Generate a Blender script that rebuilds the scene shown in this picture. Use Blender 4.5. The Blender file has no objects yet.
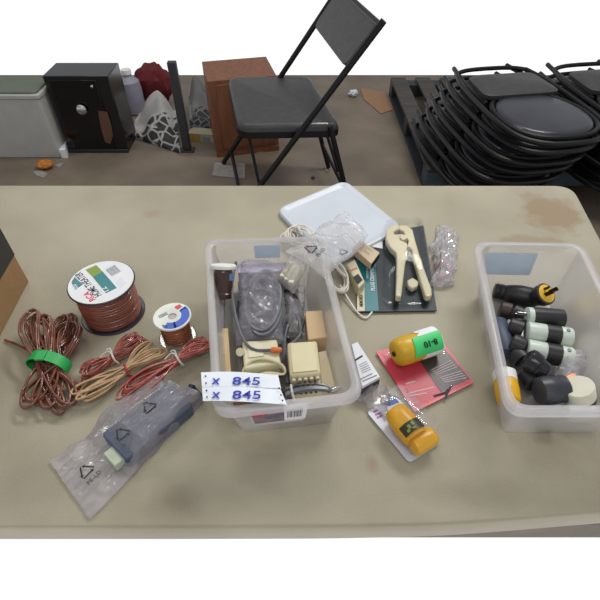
import bpy, bmesh, math, random
from mathutils import Vector as V, Matrix, noise
random.seed(7)
S = bpy.context.scene
COL = S.collection
PI = math.pi
T = 0.74            # table height
CAMZ = 1.33
FPX = 470.0
c45 = math.sqrt(.5)

def P(px, py, z):
    """point of the world at height z that shows at photo pixel px,py"""
    d = V((px-300, FPX*c45+(300-py)*c45, -FPX*c45+(300-py)*c45))
    return V((0, 0, CAMZ)) + d*((z-CAMZ)/d.z)
def PT(px, py, h=0.0): return P(px, py, T+h)
def PY(px, py, Y):
    d = V((px-300, FPX*c45+(300-py)*c45, -FPX*c45+(300-py)*c45))
    return V((0, 0, CAMZ)) + d*(Y/d.y)
def PQ(pts, h, crop=None):
    if crop:
        ox, oy, s = crop
        pts = [(ox+x/s, oy+y/s) for x, y in pts]
    return [PT(x, y, h) for x, y in pts]

# ------------------------------------------------------------------ materials
def lin(c):
    return tuple(((v/255)/12.92 if v/255 <= .04045 else ((v/255+.055)/1.055)**2.4) for v in c)
MATS = {}
def mat(name, rgb, rough=.5, metal=0., rgb2=None, ns=20., bump=0., bs=60., spec=.5, coat=0., stretch=None, det=4.):
    if name in MATS: return MATS[name]
    m = bpy.data.materials.new(name); m.use_nodes = True
    nt = m.node_tree; b = nt.nodes['Principled BSDF']
    col = lin(rgb)+(1,)
    b.inputs['Base Color'].default_value = col
    b.inputs['Roughness'].default_value = rough
    b.inputs['Metallic'].default_value = metal
    b.inputs['Specular IOR Level'].default_value = spec
    b.inputs['Coat Weight'].default_value = coat
    tc = nt.nodes.new('ShaderNodeTexCoord'); mp = nt.nodes.new('ShaderNodeMapping')
    nt.links.new(tc.outputs['Object'], mp.inputs['Vector'])
    if stretch: mp.inputs['Scale'].default_value = stretch
    n = nt.nodes.new('ShaderNodeTexNoise'); n.inputs['Scale'].default_value = ns; n.inputs['Detail'].default_value = det
    nt.links.new(mp.outputs[0], n.inputs['Vector'])
    r = nt.nodes.new('ShaderNodeValToRGB'); r.color_ramp.elements[0].position = .35; r.color_ramp.elements[1].position = .65
    r.color_ramp.elements[0].color = col
    r.color_ramp.elements[1].color = lin(rgb2)+(1,) if rgb2 else tuple(min(1, v*1.12) for v in col[:3])+(1,)
    nt.links.new(n.outputs[0], r.inputs[0]); nt.links.new(r.outputs[0], b.inputs['Base Color'])
    if bump:
        n2 = nt.nodes.new('ShaderNodeTexNoise'); n2.inputs['Scale'].default_value = bs
        nt.links.new(mp.outputs[0], n2.inputs['Vector'])
        bp = nt.nodes.new('ShaderNodeBump'); bp.inputs['Strength'].default_value = bump; bp.inputs['Distance'].default_value = .01
        nt.links.new(n2.outputs[0], bp.inputs['Height']); nt.links.new(bp.outputs[0], b.inputs['Normal'])
    MATS[name] = m; return m

def clear(name, tint=(1, 1, 1), haze=.12, hazecol=(225, 225, 232), rough=.08, bump=.0, bs=60., gloss=1.0):
    """thin translucent plastic: transparent + fresnel gloss + a little milky diffuse"""
    if name in MATS: return MATS[name]
    m = bpy.data.materials.new(name); m.use_nodes = True
    nt = m.node_tree; nt.nodes.clear(); N = nt.nodes.new; L = nt.links.new
    out = N('ShaderNodeOutputMaterial'); tr = N('ShaderNodeBsdfTransparent'); tr.inputs[0].default_value = tint+(1,)
    gl = N('ShaderNodeBsdfGlossy'); gl.inputs['Roughness'].default_value = rough
    df = N('ShaderNodeBsdfDiffuse'); df.inputs[0].default_value = lin(hazecol)+(1,)
    tl = N('ShaderNodeBsdfTranslucent'); tl.inputs[0].default_value = lin(hazecol)+(1,)
    dm = N('ShaderNodeMixShader'); dm.inputs[0].default_value = .45; L(df.outputs[0], dm.inputs[1]); L(tl.outputs[0], dm.inputs[2])
    a = N('ShaderNodeMixShader'); a.inputs[0].default_value = haze
    L(tr.outputs[0], a.inputs[1]); L(dm.outputs[0], a.inputs[2])
    fr = N('ShaderNodeFresnel'); fr.inputs[0].default_value = 1.45
    mu = N('ShaderNodeMath'); mu.operation = 'MULTIPLY'; mu.inputs[1].default_value = gloss
    L(fr.outputs[0], mu.inputs[0])
    b = N('ShaderNodeMixShader'); L(mu.outputs[0], b.inputs[0]); L(a.outputs[0], b.inputs[1]); L(gl.outputs[0], b.inputs[2])
    if bump:
        n2 = N('ShaderNodeTexNoise'); n2.inputs['Scale'].default_value = bs
        tc = N('ShaderNodeTexCoord'); L(tc.outputs['Object'], n2.inputs['Vector'])
        bp = N('ShaderNodeBump'); bp.inputs['Strength'].default_value = bump; bp.inputs['Distance'].default_value = .01
        L(n2.outputs[0], bp.inputs['Height'])
        for q in (gl, df): L(bp.outputs[0], q.inputs['Normal'])
        L(bp.outputs[0], fr.inputs['Normal'])
    L(b.outputs[0], out.inputs[0]); MATS[name] = m; return m

# ------------------------------------------------------------------ mesh builder
def axes(d):
    d = d.normalized(); a = V((0, 0, 1)) if abs(d.z) < .9 else V((0, 1, 0))
    x = d.cross(a).normalized(); return x, x.cross(d).normalized()*-1
class MB:
    def __init__(s): s.v = []; s.f = []
    def add(s, vs, fs):
        o = len(s.v); s.v += [V(p) for p in vs]; s.f += [tuple(i+o for i in f) for f in fs]; return s
    def ext(s, ring, vec):
        """prism: polygon ring swept by vec"""
        n = len(ring); vec = V(vec)
        vs = list(ring)+[p+vec for p in ring]
        fs = [tuple(range(n))[::-1], tuple(range(n, 2*n))]+[(i, (i+1) % n, n+(i+1) % n, n+i) for i in range(n)]
        return s.add(vs, fs)
    def up(s, ring, h): return s.ext(ring, (0, 0, h))
    def box(s, c, size, M=None):
        c = V(c); x, y, z = [k/2 for k in size]
        R = M.to_3x3() if M else Matrix.Identity(3)
        vs = [c+R@V((a*x, b*y, d*z)) for d in (-1, 1) for a, b in ((-1, -1), (1, -1), (1, 1), (-1, 1))]
        return s.add(vs, [(3, 2, 1, 0), (4, 5, 6, 7), (0, 1, 5, 4), (1, 2, 6, 5), (2, 3, 7, 6), (3, 0, 4, 7)])
    def lathe(s, prof, p0, d, n=28, flat=1.0):
        p0 = V(p0); d = V(d).normalized(); x, y = axes(d); vs = []; fs = []
        for r, t in prof:
            for i in range(n):
                a = 2*PI*i/n; vs.append(p0+d*t+(x*math.cos(a)+y*math.sin(a)*flat)*max(r, 1e-5))
        for j in range(len(prof)-1):
            for i in range(n):
                k = (i+1) % n; fs.append((j*n+i, j*n+k, (j+1)*n+k, (j+1)*n+i))
        fs.append(tuple(range(n))[::-1]); fs.append(tuple(range((len(prof)-1)*n, len(prof)*n)))
        return s.add(vs, fs)
    def cyl(s, p0, p1, r, r1=None, n=16):
        p0 = V(p0); p1 = V(p1); L = (p1-p0).length
        return s.lathe([(r, 0), (r if r1 is None else r1, L)], p0, p1-p0, n)
    def tube(s, pts, r, n=8, closed=False, flat=1.0):
        pts = [V(p) for p in pts]; m = len(pts); vs = []; fs = []; px = None
        for i, p in enumerate(pts):
            a = pts[(i-1) % m] if (closed or i > 0) else p
            b = pts[(i+1) % m] if (closed or i < m-1) else p
            d = (b-a)
            d = d.normalized() if d.length > 1e-9 else V((0, 0, 1))
            if px is None: x, y = axes(d)
            else:
                x = px-d*px.dot(d)
                x = x.normalized() if x.length > 1e-6 else axes(d)[0]
                y = d.cross(x)
            px = x
            rr = r[i] if isinstance(r, (list, tuple)) else r
            for k in range(n):
                q = 2*PI*k/n; vs.append(p+(x*math.cos(q)+y*math.sin(q)*flat)*rr)
        for j in range(m if closed else m-1):
            j2 = (j+1) % m
            for k in range(n):
                k2 = (k+1) % n; fs.append((j*n+k, j*n+k2, j2*n+k2, j2*n+k))
        if not closed: fs.append(tuple(range(n))[::-1]); fs.append(tuple(range((m-1)*n, m*n)))
        return s.add(vs, fs)
    def loft(s, rings, cap0=True, cap1=True):
        n = len(rings[0]); vs = [p for r in rings for p in r]; fs = []
        for j in range(len(rings)-1):
            for i in range(n):
                k = (i+1) % n; fs.append((j*n+i, j*n+k, (j+1)*n+k, (j+1)*n+i))
        if cap0: fs.append(tuple(range(n))[::-1])
        if cap1: fs.append(tuple(range((len(rings)-1)*n, len(rings)*n)))
        return s.add(vs, fs)
    def ball(s, c, r, n=14, sx=(1, 1, 1)):
        c = V(c); vs = []; fs = []; m = n//2
        for j in range(m+1):
            for i in range(n):
                a = 2*PI*i/n; b = PI*j/m-PI/2
                vs.append(c+V((math.cos(a)*math.cos(b)*sx[0], math.sin(a)*math.cos(b)*sx[1], math.sin(b)*sx[2]))*r)
        for j in range(m):
            for i in range(n):
                k = (i+1) % n; fs.append((j*n+i, j*n+k, (j+1)*n+k, (j+1)*n+i))
        return s.add(vs, fs)

def rootof(o):
    while o.parent: o = o.parent
    return o
def build(mb, name, m, parent=None, bevel=0, seg=2, smooth=True, loc=None, ang=40, solid=0, label=None, subd=0):
    me = bpy.data.meshes.new(name)
    if parent is not None: off = rootof(parent).location.copy()
    else:
        if loc is None:
            zs = min(p.z for p in mb.v); cx = sum((p for p in mb.v), V())/len(mb.v); loc = V((cx.x, cx.y, zs))
        off = V(loc)
    me.from_pydata([tuple(p-off) for p in mb.v], [], mb.f); me.validate()
    bm = bmesh.new(); bm.from_mesh(me); bmesh.ops.remove_doubles(bm, verts=bm.verts, dist=1e-6)
    bmesh.ops.recalc_face_normals(bm, faces=bm.faces); bm.to_mesh(me); bm.free()
    if smooth:
        me.polygons.foreach_set('use_smooth', [True]*len(me.polygons)); me.set_sharp_from_angle(angle=math.radians(ang))
    me.materials.append(m)
    o = bpy.data.objects.new(name, me); COL.objects.link(o)
    if parent is not None: o.parent = parent
    else: o.location = off
    if bevel:
        b = o.modifiers.new('bevel', 'BEVEL'); b.width = bevel; b.segments = seg; b.limit_method = 'ANGLE'; b.angle_limit = math.radians(35)
    if solid:
        q = o.modifiers.new('solid', 'SOLIDIFY'); q.thickness = solid; q.offset = 0
    if subd:
        q = o.modifiers.new('sub', 'SUBSURF'); q.levels = subd; q.render_levels = subd
    if label: o['label'] = label
    return o
def tag(o, label, cat, group=None, kind=None):
    o['label'] = label; o['category'] = cat
    if group: o['group'] = group
    if kind: o['kind'] = kind
    return o
def thing(name, label, cat, loc, group=None):
    o = bpy.data.objects.new(name, None); COL.objects.link(o); o.location = V(loc); o.empty_display_size = .05
    return tag(o, label, cat, group)
def struct(o): o['kind'] = 'structure'; return o
def copy_tree(o, parent=None):
    c = o.copy(); COL.objects.link(c); c.parent = parent
    for ch in o.children: copy_tree(ch, c)
    return c
def text(s, name, start, d, size, m, parent, normal=V((0, 0, 1)), wide=1.0, label=None, center=False, thick=.0):
    cu = bpy.data.curves.new(name, 'FONT'); cu.body = s; cu.size = size; cu.extrude = .0002
    if thick: cu.offset = thick
    if center: cu.align_x = 'CENTER'; cu.align_y = 'CENTER'
    ob = bpy.data.objects.new('tmp', cu); COL.objects.link(ob)
    bpy.context.view_layer.update()
    me = bpy.data.meshes.new_from_object(ob.evaluated_get(bpy.context.evaluated_depsgraph_get()))
    bpy.data.objects.remove(ob); bpy.data.curves.remove(cu)
    ex = V(d).normalized(); nz = V(normal).normalized(); ey = nz.cross(ex).normalized()
    off = rootof(parent).location
    for v in me.vertices: v.co = V(start)+ex*v.co.x*wide+ey*v.co.y+nz*v.co.z-off
    me.materials.clear(); me.materials.append(m); me.name = name
    o = bpy.data.objects.new(name, me); COL.objects.link(o); o.parent = parent
    if label: o['label'] = label
    return o
def sp(pts, k=6, closed=False):
    pts = [V(p) for p in pts]; n = len(pts); out = []
    g = (lambda i: pts[i % n]) if closed else (lambda i: pts[max(0, min(n-1, i))])
    for i in range(n if closed else n-1):
        a, b, c, d = g(i-1), g(i), g(i+1), g(i+2)
        for j in range(k):
            t = j/k
            out.append(.5*((2*b)+(c-a)*t+(2*a-5*b+4*c-d)*t*t+(3*b-a-3*c+d)*t**3))
    if not closed: out.append(pts[-1])
    return out
def inset(poly, d):
    """offset a convex polygon (world xy, ccw or cw) inwards"""
    n = len(poly); c = sum(poly, V())/n; out = []
    L = []
    for i in range(n):
        a = poly[i]; b = poly[(i+1) % n]; e = (b-a).to_2d().normalized(); nn = V((-e.y, e.x))
        if nn.dot((c-a).to_2d()) < 0: nn = -nn
        L.append((a.to_2d()+nn*d, e))
    for i in range(n):
        p, e = L[i-1]; q, f = L[i]
        den = e.x*f.y-e.y*f.x; t = ((q-p).x*f.y-(q-p).y*f.x)/den
        r = p+e*t; out.append(V((r.x, r.y, poly[i].z)))
    return out
def rnd(poly, r, k=6):
    """round the corners of a polygon"""
    n = len(poly); out = []
    for i in range(n):
        a = poly[i-1]; b = poly[i]; c = poly[(i+1) % n]
        u = (a-b).normalized(); w = (c-b).normalized()
        rr = min(r, (a-b).length*.45, (c-b).length*.45)
        p0 = b+u*rr; p1 = b+w*rr
        for j in range(k+1):
            t = j/k; out.append(p0*(1-t)**2+b*2*t*(1-t)+p1*t*t)
    return out
def setz(ring, z): return [V((p.x, p.y, z)) for p in ring]
def ringat(ring, h): return setz(ring, T+h)

# ------------------------------------------------------------------ common materials
BLACK = mat('black_rubber', (26, 26, 28), .45, rgb2=(34, 34, 37))
BLACKG = mat('black_gloss', (14, 14, 16), .18, spec=.6)
CREAM = mat('cream_plastic', (206, 196, 160), .4, rgb2=(214, 205, 172))
WHITEP = mat('white_plastic', (222, 224, 220), .4)
PALEG = mat('pale_green_nylon', (196, 208, 196), .35, rgb2=(205, 214, 202))
PAPER = mat('white_paper', (225, 227, 230), .7)
INK = mat('black_ink', (25, 25, 30), .6)
GREY = mat('grey_ink', (120, 122, 130), .6)
BLUEINK = mat('blue_marker', (38, 50, 165), .6)
TEAL = mat('teal_print', (25, 120, 125), .4)
REDP = mat('red_print', (205, 40, 60), .4)
STEEL = mat('steel', (190, 190, 188), .25, metal=1)
YEL = mat('yellow_plastic', (222, 168, 20), .35, rgb2=(230, 178, 30))
BAG = clear('clear_bag', haze=.27, hazecol=(250, 245, 252), rough=.12, bump=.4, bs=38, gloss=.75)
BAG2 = clear('milky_bag', haze=.30, hazecol=(240, 236, 248), rough=.10, bump=.4, bs=70, gloss=.6)
BLIS = clear('blister_plastic', haze=.02, rough=.04, bump=.15, bs=30, gloss=.3)
BIN = clear('bin_plastic', haze=.22, hazecol=(250, 247, 250), rough=.38, bump=.08, bs=20, gloss=.5)
RIM = clear('bin_rim_plastic', haze=.48, hazecol=(232, 230, 234), rough=.25, gloss=.5)

# ------------------------------------------------------------------ floor
fm = mat('concrete', (100, 89, 77), .55, rgb2=(120, 107, 92), ns=3.5, bump=.15, bs=40, det=8)
fl = MB(); a = P(-260, 75, 0); b = P(860, 75, 0)
fl.box(((a.x+b.x)/2, (a.y+.47)/2, -.05), (b.x-a.x, a.y-.47, .1)); o = build(fl, 'floor', fm, loc=(0, 2, 0)); struct(o)

# ------------------------------------------------------------------ table
def table_material():
    m = mat('table_plastic', (157, 150, 129), .5, rgb2=(173, 166, 145), ns=5., bump=.08, bs=300, det=8, spec=.35)
    nt = m.node_tree; N = nt.nodes.new; L = nt.links.new; b = nt.nodes['Principled BSDF']
    prev = b.inputs['Base Color'].links[0].from_socket
    tc = N('ShaderNodeTexCoord')
    def stain_shade(cx, cy, rx, ry, colr, amt, sc, hard=0):
        nonlocal prev
        mp = N('ShaderNodeMapping'); mp.vector_type = 'TEXTURE'
        mp.inputs['Location'].default_value = (cx, cy, T); mp.inputs['Scale'].default_value = (rx, ry, 1)
        L(tc.outputs['Object'], mp.inputs[0])
        ln = N('ShaderNodeVectorMath'); ln.operation = 'LENGTH'
        nz = N('ShaderNodeTexNoise'); nz.inputs['Scale'].default_value = sc; nz.inputs['Detail'].default_value = 6
        L(tc.outputs['Object'], nz.inputs['Vector'])
        L(mp.outputs[0], ln.inputs[0])
        ad = N('ShaderNodeMath'); ad.operation = 'ADD'; L(ln.outputs['Value'], ad.inputs[0]); L(nz.outputs[0], ad.inputs[1])
        mr = N('ShaderNodeMapRange'); mr.inputs['From Min'].default_value = .9 if hard else .7; mr.inputs['From Max'].default_value = 1.15 if hard else 1.4
        mr.inputs['To Min'].default_value = amt; mr.inputs['To Max'].default_value = 0
        L(ad.outputs[0], mr.inputs[0])
        mx = N('ShaderNodeMix'); mx.data_type = 'RGBA'; L(mr.outputs[0], mx.inputs['Factor']); L(prev, mx.inputs['A'])
        mx.inputs['B'].default_value = lin(colr)+(1,); prev = mx.outputs['Result']
    for px, py, rx, ry, cc, am, sc in ((552, 214, .115, .12, (146, 122, 94), .75, 24), (528, 244, .13, .06, (146, 128, 102), .6, 24), (152, 214, .03, .02, (158, 126, 108), .7, 20), (75, 345, .05, .04, (150, 110, 90), .6, 12),
            (75, 350, .06, .05, (128, 98, 84), .8, 12), (140, 378, .10, .03, (118, 92, 72), .6, 20), (175, 505, .05, .03, (125, 112, 95), .8, 20),
            (40, 480, .10, .08, (132, 124, 108), .6, 15), (470, 492, .10, .03, (132, 123, 104), .8, 18), (560, 450, .06, .05, (136, 124, 104), .6, 20),
            (250, 450, .12, .05, (136, 127, 108), .6, 10), (120, 480, .04, .04, (148, 128, 108), .5, 25), (372, 466, .012, .02, (150, 105, 85), .7, 40)):  # first entry here: middle bin's cast shadow, painted into the tabletop colour
        p = PT(px, py); stain_shade(p.x, p.y-.5, rx, ry, cc, am*(1 if px > 510 and py < 300 else .55), sc, hard=(px > 510 and py < 300))
    L(prev, b.inputs['Base Color']); return m
TM = table_material()
r1 = PT(545, 185); 
outline = [V((-1.25, r1.y, T)), V((PT(572, 185).x, r1.y, T)), PT(700, 425), PT(680, 507), PT(600, 512), PT(520, 519), PT(443, 524.5), PT(330, 527), PT(150, 527.5)]
q = PT(150, 527.5); outline.append(V((-1.25, q.y, T)))
outline = [V((p.x, p.y, T)) for p in outline]
ring = rnd(outline, .045, 8)
tb = thing('folding_table', 'beige plastic folding table holding bins and wire, stained top with rounded corner', 'table', (0, .5, 0))
m = MB(); c = sum(ring, V())/len(ring)
def shrink(r, d): 
    out = []
    for p in r:
        u = (c-p); u.z = 0; out.append(p+u.normalized()*d)
    return out
m.loft([setz(shrink(ring, .004), T-.045), setz(ring, T-.04), setz(ring, T-.006), setz(shrink(ring, .0018), T-.0018), setz(shrink(ring, .006), T)])
for i in range(len(m.v)): m.v[i] = m.v[i]
top = build(m, 'tabletop', TM, tb, ang=60)
lm = mat('leg_steel', (70, 70, 72), .4, metal=.6)
for x in (-1.0, .52):
    m = MB(); ys = (.54, .82)
    m.tube(sp([(x, ys[0], .02), (x, ys[0], .3), (x, ys[0], .665)], 4), .014); build(m, 'leg', lm, tb)
    m = MB(); m.tube([(x, ys[1], .02), (x, ys[1], .665)], .014); build(m, 'leg', lm, tb)
    m = MB(); m.tube([(x, ys[0]-.06, .68), (x, ys[1]+.06, .68)], .014); build(m, 'leg_brace', lm, tb); m = MB(); m.tube([(x, ys[0], .15), (x, ys[1], .15)], .010); build(m, 'leg_brace', lm, tb)
    m = MB(); m.tube([(x, ys[0]-.02, .014), (x, ys[1]+.02, .014)], .014); build(m, 'leg_brace', lm, tb)

# ------------------------------------------------------------------ bins
def make_bin(name, label, quad, H, paper, taper=.018, seamcol=None):
    rim = [PT(x, y, H) for x, y in quad]
    loc = sum(rim, V())/4; loc.z = T
    t = thing(name, label, 'bin', loc)
    def R(ins, h, rad): return ringat(rnd(inset(rim, ins), rad, 7), h)
    m = MB()
    m.loft([R(.0, H-.010, .026), R(.0, H-.001, .026), R(.001, H, .025), R(.0105, H, .02), R(.0115, H-.002, .02)], False, False)
    build(m, 'rolled_rim', RIM, t, ang=70)
    m = MB(); m.loft([R(.0115, H-.002, .02), R(.0122, H-.012, .019), R(.010+taper, .006, .012), R(.015+taper, .0022, .008)], False, True)
    m2 = MB(); m.loft([R(.0, H-.010, .026), R(.009, H-.010, .02), R(.0108, H-.012, .02), R(.0095+taper, .004, .013), R(.012+taper, .0005, .01)], False, True)
    build(m2, 'outer_skin', clear('bin_skin', haze=.10, hazecol=(238, 236, 240), rough=.2, gloss=.3), t, ang=70)
    build(m, 'bin_body', BIN, t, ang=70)
    return t, rim
LB, lrim = make_bin('plastic_bin', 'clear plastic bin in the middle, packed with cables, phone adapters and a brown bottle',
    [(204, 239), (321, 236), (365, 398), (213, 416)], .10, None)
RB, rrim = make_bin('plastic_bin', 'clear plastic bin at the right holding black and white electrical plugs',
    [(473, 241), (583, 243), (667, 413), (508, 413)], .10, None)

# printed stickers on the bins
def lerpq(a, b, t): return a*(1-t)+b*t
def wallquad(rim, i, j, u0, u1, h0, h1, H, taper, outside, eps=.0008):
    """quad on wall between rim corners i and j"""
    def pt(u, h):
        f = 1-(h/H)
        ins = (.0108-.0013*f if outside else .0122-.0022*f)+taper*f+(-eps if outside else eps)
        r = inset(rim, ins); p = lerpq(r[i], r[j], u); return V((p.x, p.y, T+h))
    return [pt(u0, h0), pt(u1, h0), pt(u1, h1), pt(u0, h1)]
def sticker(rim, i, j, u0, u1, h0, h1, name, m, parent, outside=True, label=None, eps=.0008):
    q = wallquad(rim, i, j, u0, u1, h0, h1, .10, .018, outside, eps)
    n = (q[1]-q[0]).cross(q[3]-q[0]).normalized()*.0003
    mb = MB(); mb.ext(q, n); return build(mb, name, m, parent, label=label), q
PBL = mat('pale_blue_paper', (190, 205, 220), .6)
s1, _ = sticker(lrim, 0, 1, .40, .66, .070, .094, 'rim_label', PBL, LB, False, 'pale blue paper label')
s2, _ = sticker(rrim, 0, 1, .06, .62, .045, .088, 'paper_label', PBL, RB, False, 'pale blue paper label')
g_ = mat('sticker_base', (196, 190, 188), .5)
s3, q3 = sticker(lrim, 3, 2, .17, .64, .030, .084, 'brand_sticker', g_, LB, True, 'printed product sticker')
pu = mat('sticker_art', (150, 128, 140), .5, rgb2=(96, 92, 110), ns=60)
s4, _ = sticker(lrim, 3, 2, .19, .46, .038, .076, 'sticker_picture', pu, s3, True, eps=.0014)
s5, q5 = sticker(lrim, 3, 2, .46, .65, .038, .088, 'barcode_label', PAPER, s3, True, eps=.0018)
m = MB()
for k in range(14):
    u = .47+k*.0095; w = random.choice((.002, .004, .006))
    qq = wallquad(lrim, 3, 2, u+.016, u+w+.016, .048, .074, .10, .018, True, .0024); m.ext(qq, (qq[1]-qq[0]).cross(qq[3]-qq[0]).normalized()*.0002)
build(m, 'barcode', INK, s5)
s6, _ = sticker(lrim, 3, 2, .20, .30, .062, .076, 'sticker_logo', REDP, s3, True, eps=.0020)

# ------------------------------------------------------------------ cardboard box at left
CARD = mat('cardboard', (150, 116, 78), .75, rgb2=(162, 128, 88), ns=12, bump=.1, bs=120)
k0 = PT(29, 281); k1 = PT(-60, 452); k2 = k0+(k1-k0).normalized().to_3d()*0
dirf = (k1-k0).normalized(); dirb = V((-dirf.y, dirf.x, 0)).normalized()
if dirb.x > 0: dirb = -dirb
hb = .20
bx = thing('cardboard_box', 'brown cardboard box with a black stripe at the left edge of the table', 'box', k0+dirf*.12+dirb*.12+V((0, 0, .0)))
ring = [k0, k0+dirf*.30, k0+dirf*.30+dirb*.26, k0+dirb*.26]
m = MB(); m.up(ring, hb); build(m, 'carton', CARD, bx, bevel=.002)
m = MB(); q = [k0+V((0, 0, .063)), k0+dirf*.3+V((0, 0, .063)), k0+dirf*.3+V((0, 0, .125)), k0+V((0, 0, .125))]
q = [p-dirb*.0008 for p in q]; m.ext(q, dirb*.0006); build(m, 'black_stripe', mat('black_print', (38, 36, 38), .5), bx)
m = MB(); q = [p+V((0, 0, hb)) for p in inset(ring, .004)]; m.up([lerpq(q[0], q[3], .42), lerpq(q[1], q[2], .42), lerpq(q[1], q[2], .62), lerpq(q[0], q[3], .62)], .0008)
build(m, 'packing_tape', clear('tape', haze=.3, hazecol=(170, 140, 100)), bx)

# ------------------------------------------------------------------ big spool
def spool(name, label, base, R, H, core, winds, fl_m, wire_m, fl_t=.003, hole=.0, botm=None, botR=None):
    t = thing(name, label, 'spool', base)
    m = MB(); z0 = base.z; n = 40
    bR = botR or R
    build(MB().lathe([(bR*.6, 0), (bR-.001, 0), (bR, .001), (bR, fl_t), (bR-.001, fl_t+.001), (core*.5, fl_t+.001)], base, (0, 0, 1), 48), 'bottom_flange', botm or fl_m, t)
    prof = [(core*.5, fl_t)]
    h = (H-2*fl_t)
    for k in range(winds):
        z = fl_t+h*(k+.5)/winds; dr = core*(1+random.uniform(-.012, .012)); w = h/winds*.5
        prof += [(dr-w*.9, z-w), (dr-w*.25, z-w*.6), (dr, z), (dr-w*.25, z+w*.6)]
    prof += [(core*.5, H-fl_t)]
    build(MB().lathe(prof, base, (0, 0, 1), 48), 'wound_wire', wire_m, t, ang=80)
    if hole:
        mb = MB(); prof = [(hole, H-.02), (hole, H), (hole+.001, H+.0006), (R-.001, H+.0006), (R, H-.0004), (R, H-fl_t), (hole+.002, H-fl_t), (hole+.002, H-.02)]
        p0 = base; n = 48; vs = []; fs = []
        for r, tt in prof:
            for i in range(n): vs.append(p0+V((math.cos(2*PI*i/n)*r, math.sin(2*PI*i/n)*r, tt)))
        L_ = len(prof)
        for j in range(L_):
            for i in range(n): k = (i+1) % n; j2 = (j+1) % L_; fs.append((j*n+i, j*n+k, j2*n+k, j2*n+i))
        mb.add(vs, fs); tf = build(mb, 'top_flange', fl_m, t)
    else:
        tf = build(MB().lathe([(core*.5, H-fl_t), (R-.001, H-fl_t), (R, H-fl_t+.001), (R, H-.001), (R-.001, H), (R*.5, H)], base, (0, 0, 1), 48), 'top_flange', fl_m, t)
    return t, tf
CU = mat('copper_red_cable', (122, 66, 52), .28, rgb2=(148, 84, 64), ns=90, stretch=(1, 1, 6), coat=.4)
DKP = mat('dark_flange', (50, 42, 50), .3)
base = PT(114, 313)
H = .074; topc = base+V((0, 0, H)); Rb = .0530
SPB, tf = spool('wire_spool', 'large spool of copper speaker wire with white and teal round label', base, Rb, H, .0475, 13, DKP, CU)
hT = H
def disc(base, r, h, th, m, name, parent, n=48):
    return build(MB().lathe([(r, 0), (r, th)], base+V((0, 0, h)), (0, 0, 1), n), name, m, parent)
lab = disc(base, Rb-.002, H, .0004, PAPER, 'round_label', SPB)
lab['label'] = 'white round printed label'
cr = (66, 252, 7.5); zz = H+.0004
dx = PT(103, 281, H)-topc   # small correction so the print sits on the disc
def LQ(pts, h=zz, cr=cr, sh=V((0, 0, 0))): return [p-sh for p in PQ(pts, h, cr)]
sh = V((dx.x, dx.y, 0))
for pts, mm, nm in (([(215, 185), (290, 145), (395, 265), (315, 305)], TEAL, 'teal_panel'), ([(160, 130), (240, 95), (290, 145), (215, 185)], mat('olive_print', (128, 150, 50), .5), 'green_panel'),
                    ([(55, 225), (78, 184), (140, 240), (85, 280)], mat('teal_grey_print', (80, 140, 145), .5, rgb2=(60, 110, 116), ns=200), 'size_panel')):
    build(MB().up(LQ(pts, sh=sh), .0003), nm, mm, lab)
m = MB()
for k in range(12):
    f = k/12; w = .05
    A = V((310, 130)); B = V((365, 185)); C_ = V((380, 92))  # bars run along B-A, repeat along C-A... 
    x0 = 310+70*f; y0 = 130-38*f
    m.up(LQ([(x0, y0), (x0+2.4, y0-1.3), (x0+2.4+48, y0-1.3+48), (x0+48, y0+48)], sh=sh), .0003)
build(m, 'barcode', GREY, lab)
d_ = (PT(66+110/7.5, 252+165/7.5, H)-PT(66+265/7.5, 252+335/7.5, H))
text('HOME THEATER', 'title_text', LQ([(283, 318)], sh=sh)[0], d_, .0155, INK, lab, wide=.66, thick=.0002)
text('RCA', 'brand_text', LQ([(238, 352)], sh=sh)[0], d_, .013, REDP, lab, thick=.0004)
text('12', 'gauge_text', LQ([(345, 290)], h=zz+.0004, sh=sh)[0], d_, .016, PAPER, lab)
text('100', 'length_text', LQ([(112, 266)], h=zz+.0004, sh=sh)[0], d_, .009, PAPER, lab)
m = MB()
for k in range(4):
    x0 = 300+k*14; y0 = 60+k*16
    m.up(LQ([(430+k*10, 190+k*12), (433+k*10, 186+k*12), (390+k*10, 232+k*12), (386+k*10, 232+k*12)], sh=sh), .0002)
build(m, 'fine_print', mat('light_grey_ink', (190, 192, 196), .6), lab)

# small spool
WHF = mat('white_flange', (214, 218, 208), .35)
CU2 = mat('copper_wire', (176, 112, 76), .3, metal=.6, rgb2=(140, 84, 60), ns=120, stretch=(1, 1, 6))
base2 = PT(178, 337); H2 = .050
SPS, tf2 = spool('wire_spool', 'small spool of copper wire with white and blue ring label', base2, .0300, H2, .0235, 11, WHF, CU2, fl_t=.0022, hole=.0068,
                 botm=clear('milky_flange', haze=.55, hazecol=(205, 205, 198)), botR=.0300)
t2 = base2+V((0, 0, H2+.0008)); build(MB().lathe([(.0067, 0), (.0067, .0004)], base2+V((0, 0, H2-.0021)), (0, 0, 1), 24), 'hub', mat('hub_grey', (176, 166, 158), .5), SPS)
m = MB(); ar = []
a0, a1 = math.radians(52), math.radians(-108)
for k in range(25): a = a0+(a1-a0)*k/24; ar.append(t2+V((math.cos(a)*.027, math.sin(a)*.027, 0)))
for k in range(25): a = a1+(a0-a1)*k/24; ar.append(t2+V((math.cos(a)*.0145, math.sin(a)*.0145, 0)))
for k in range(24):
    m.up([ar[k], ar[k+1], ar[48-k], ar[49-k]], .0003)
BLU = mat('blue_print', (30, 80, 185), .4); build(m, 'blue_band', BLU, tf2)
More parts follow.
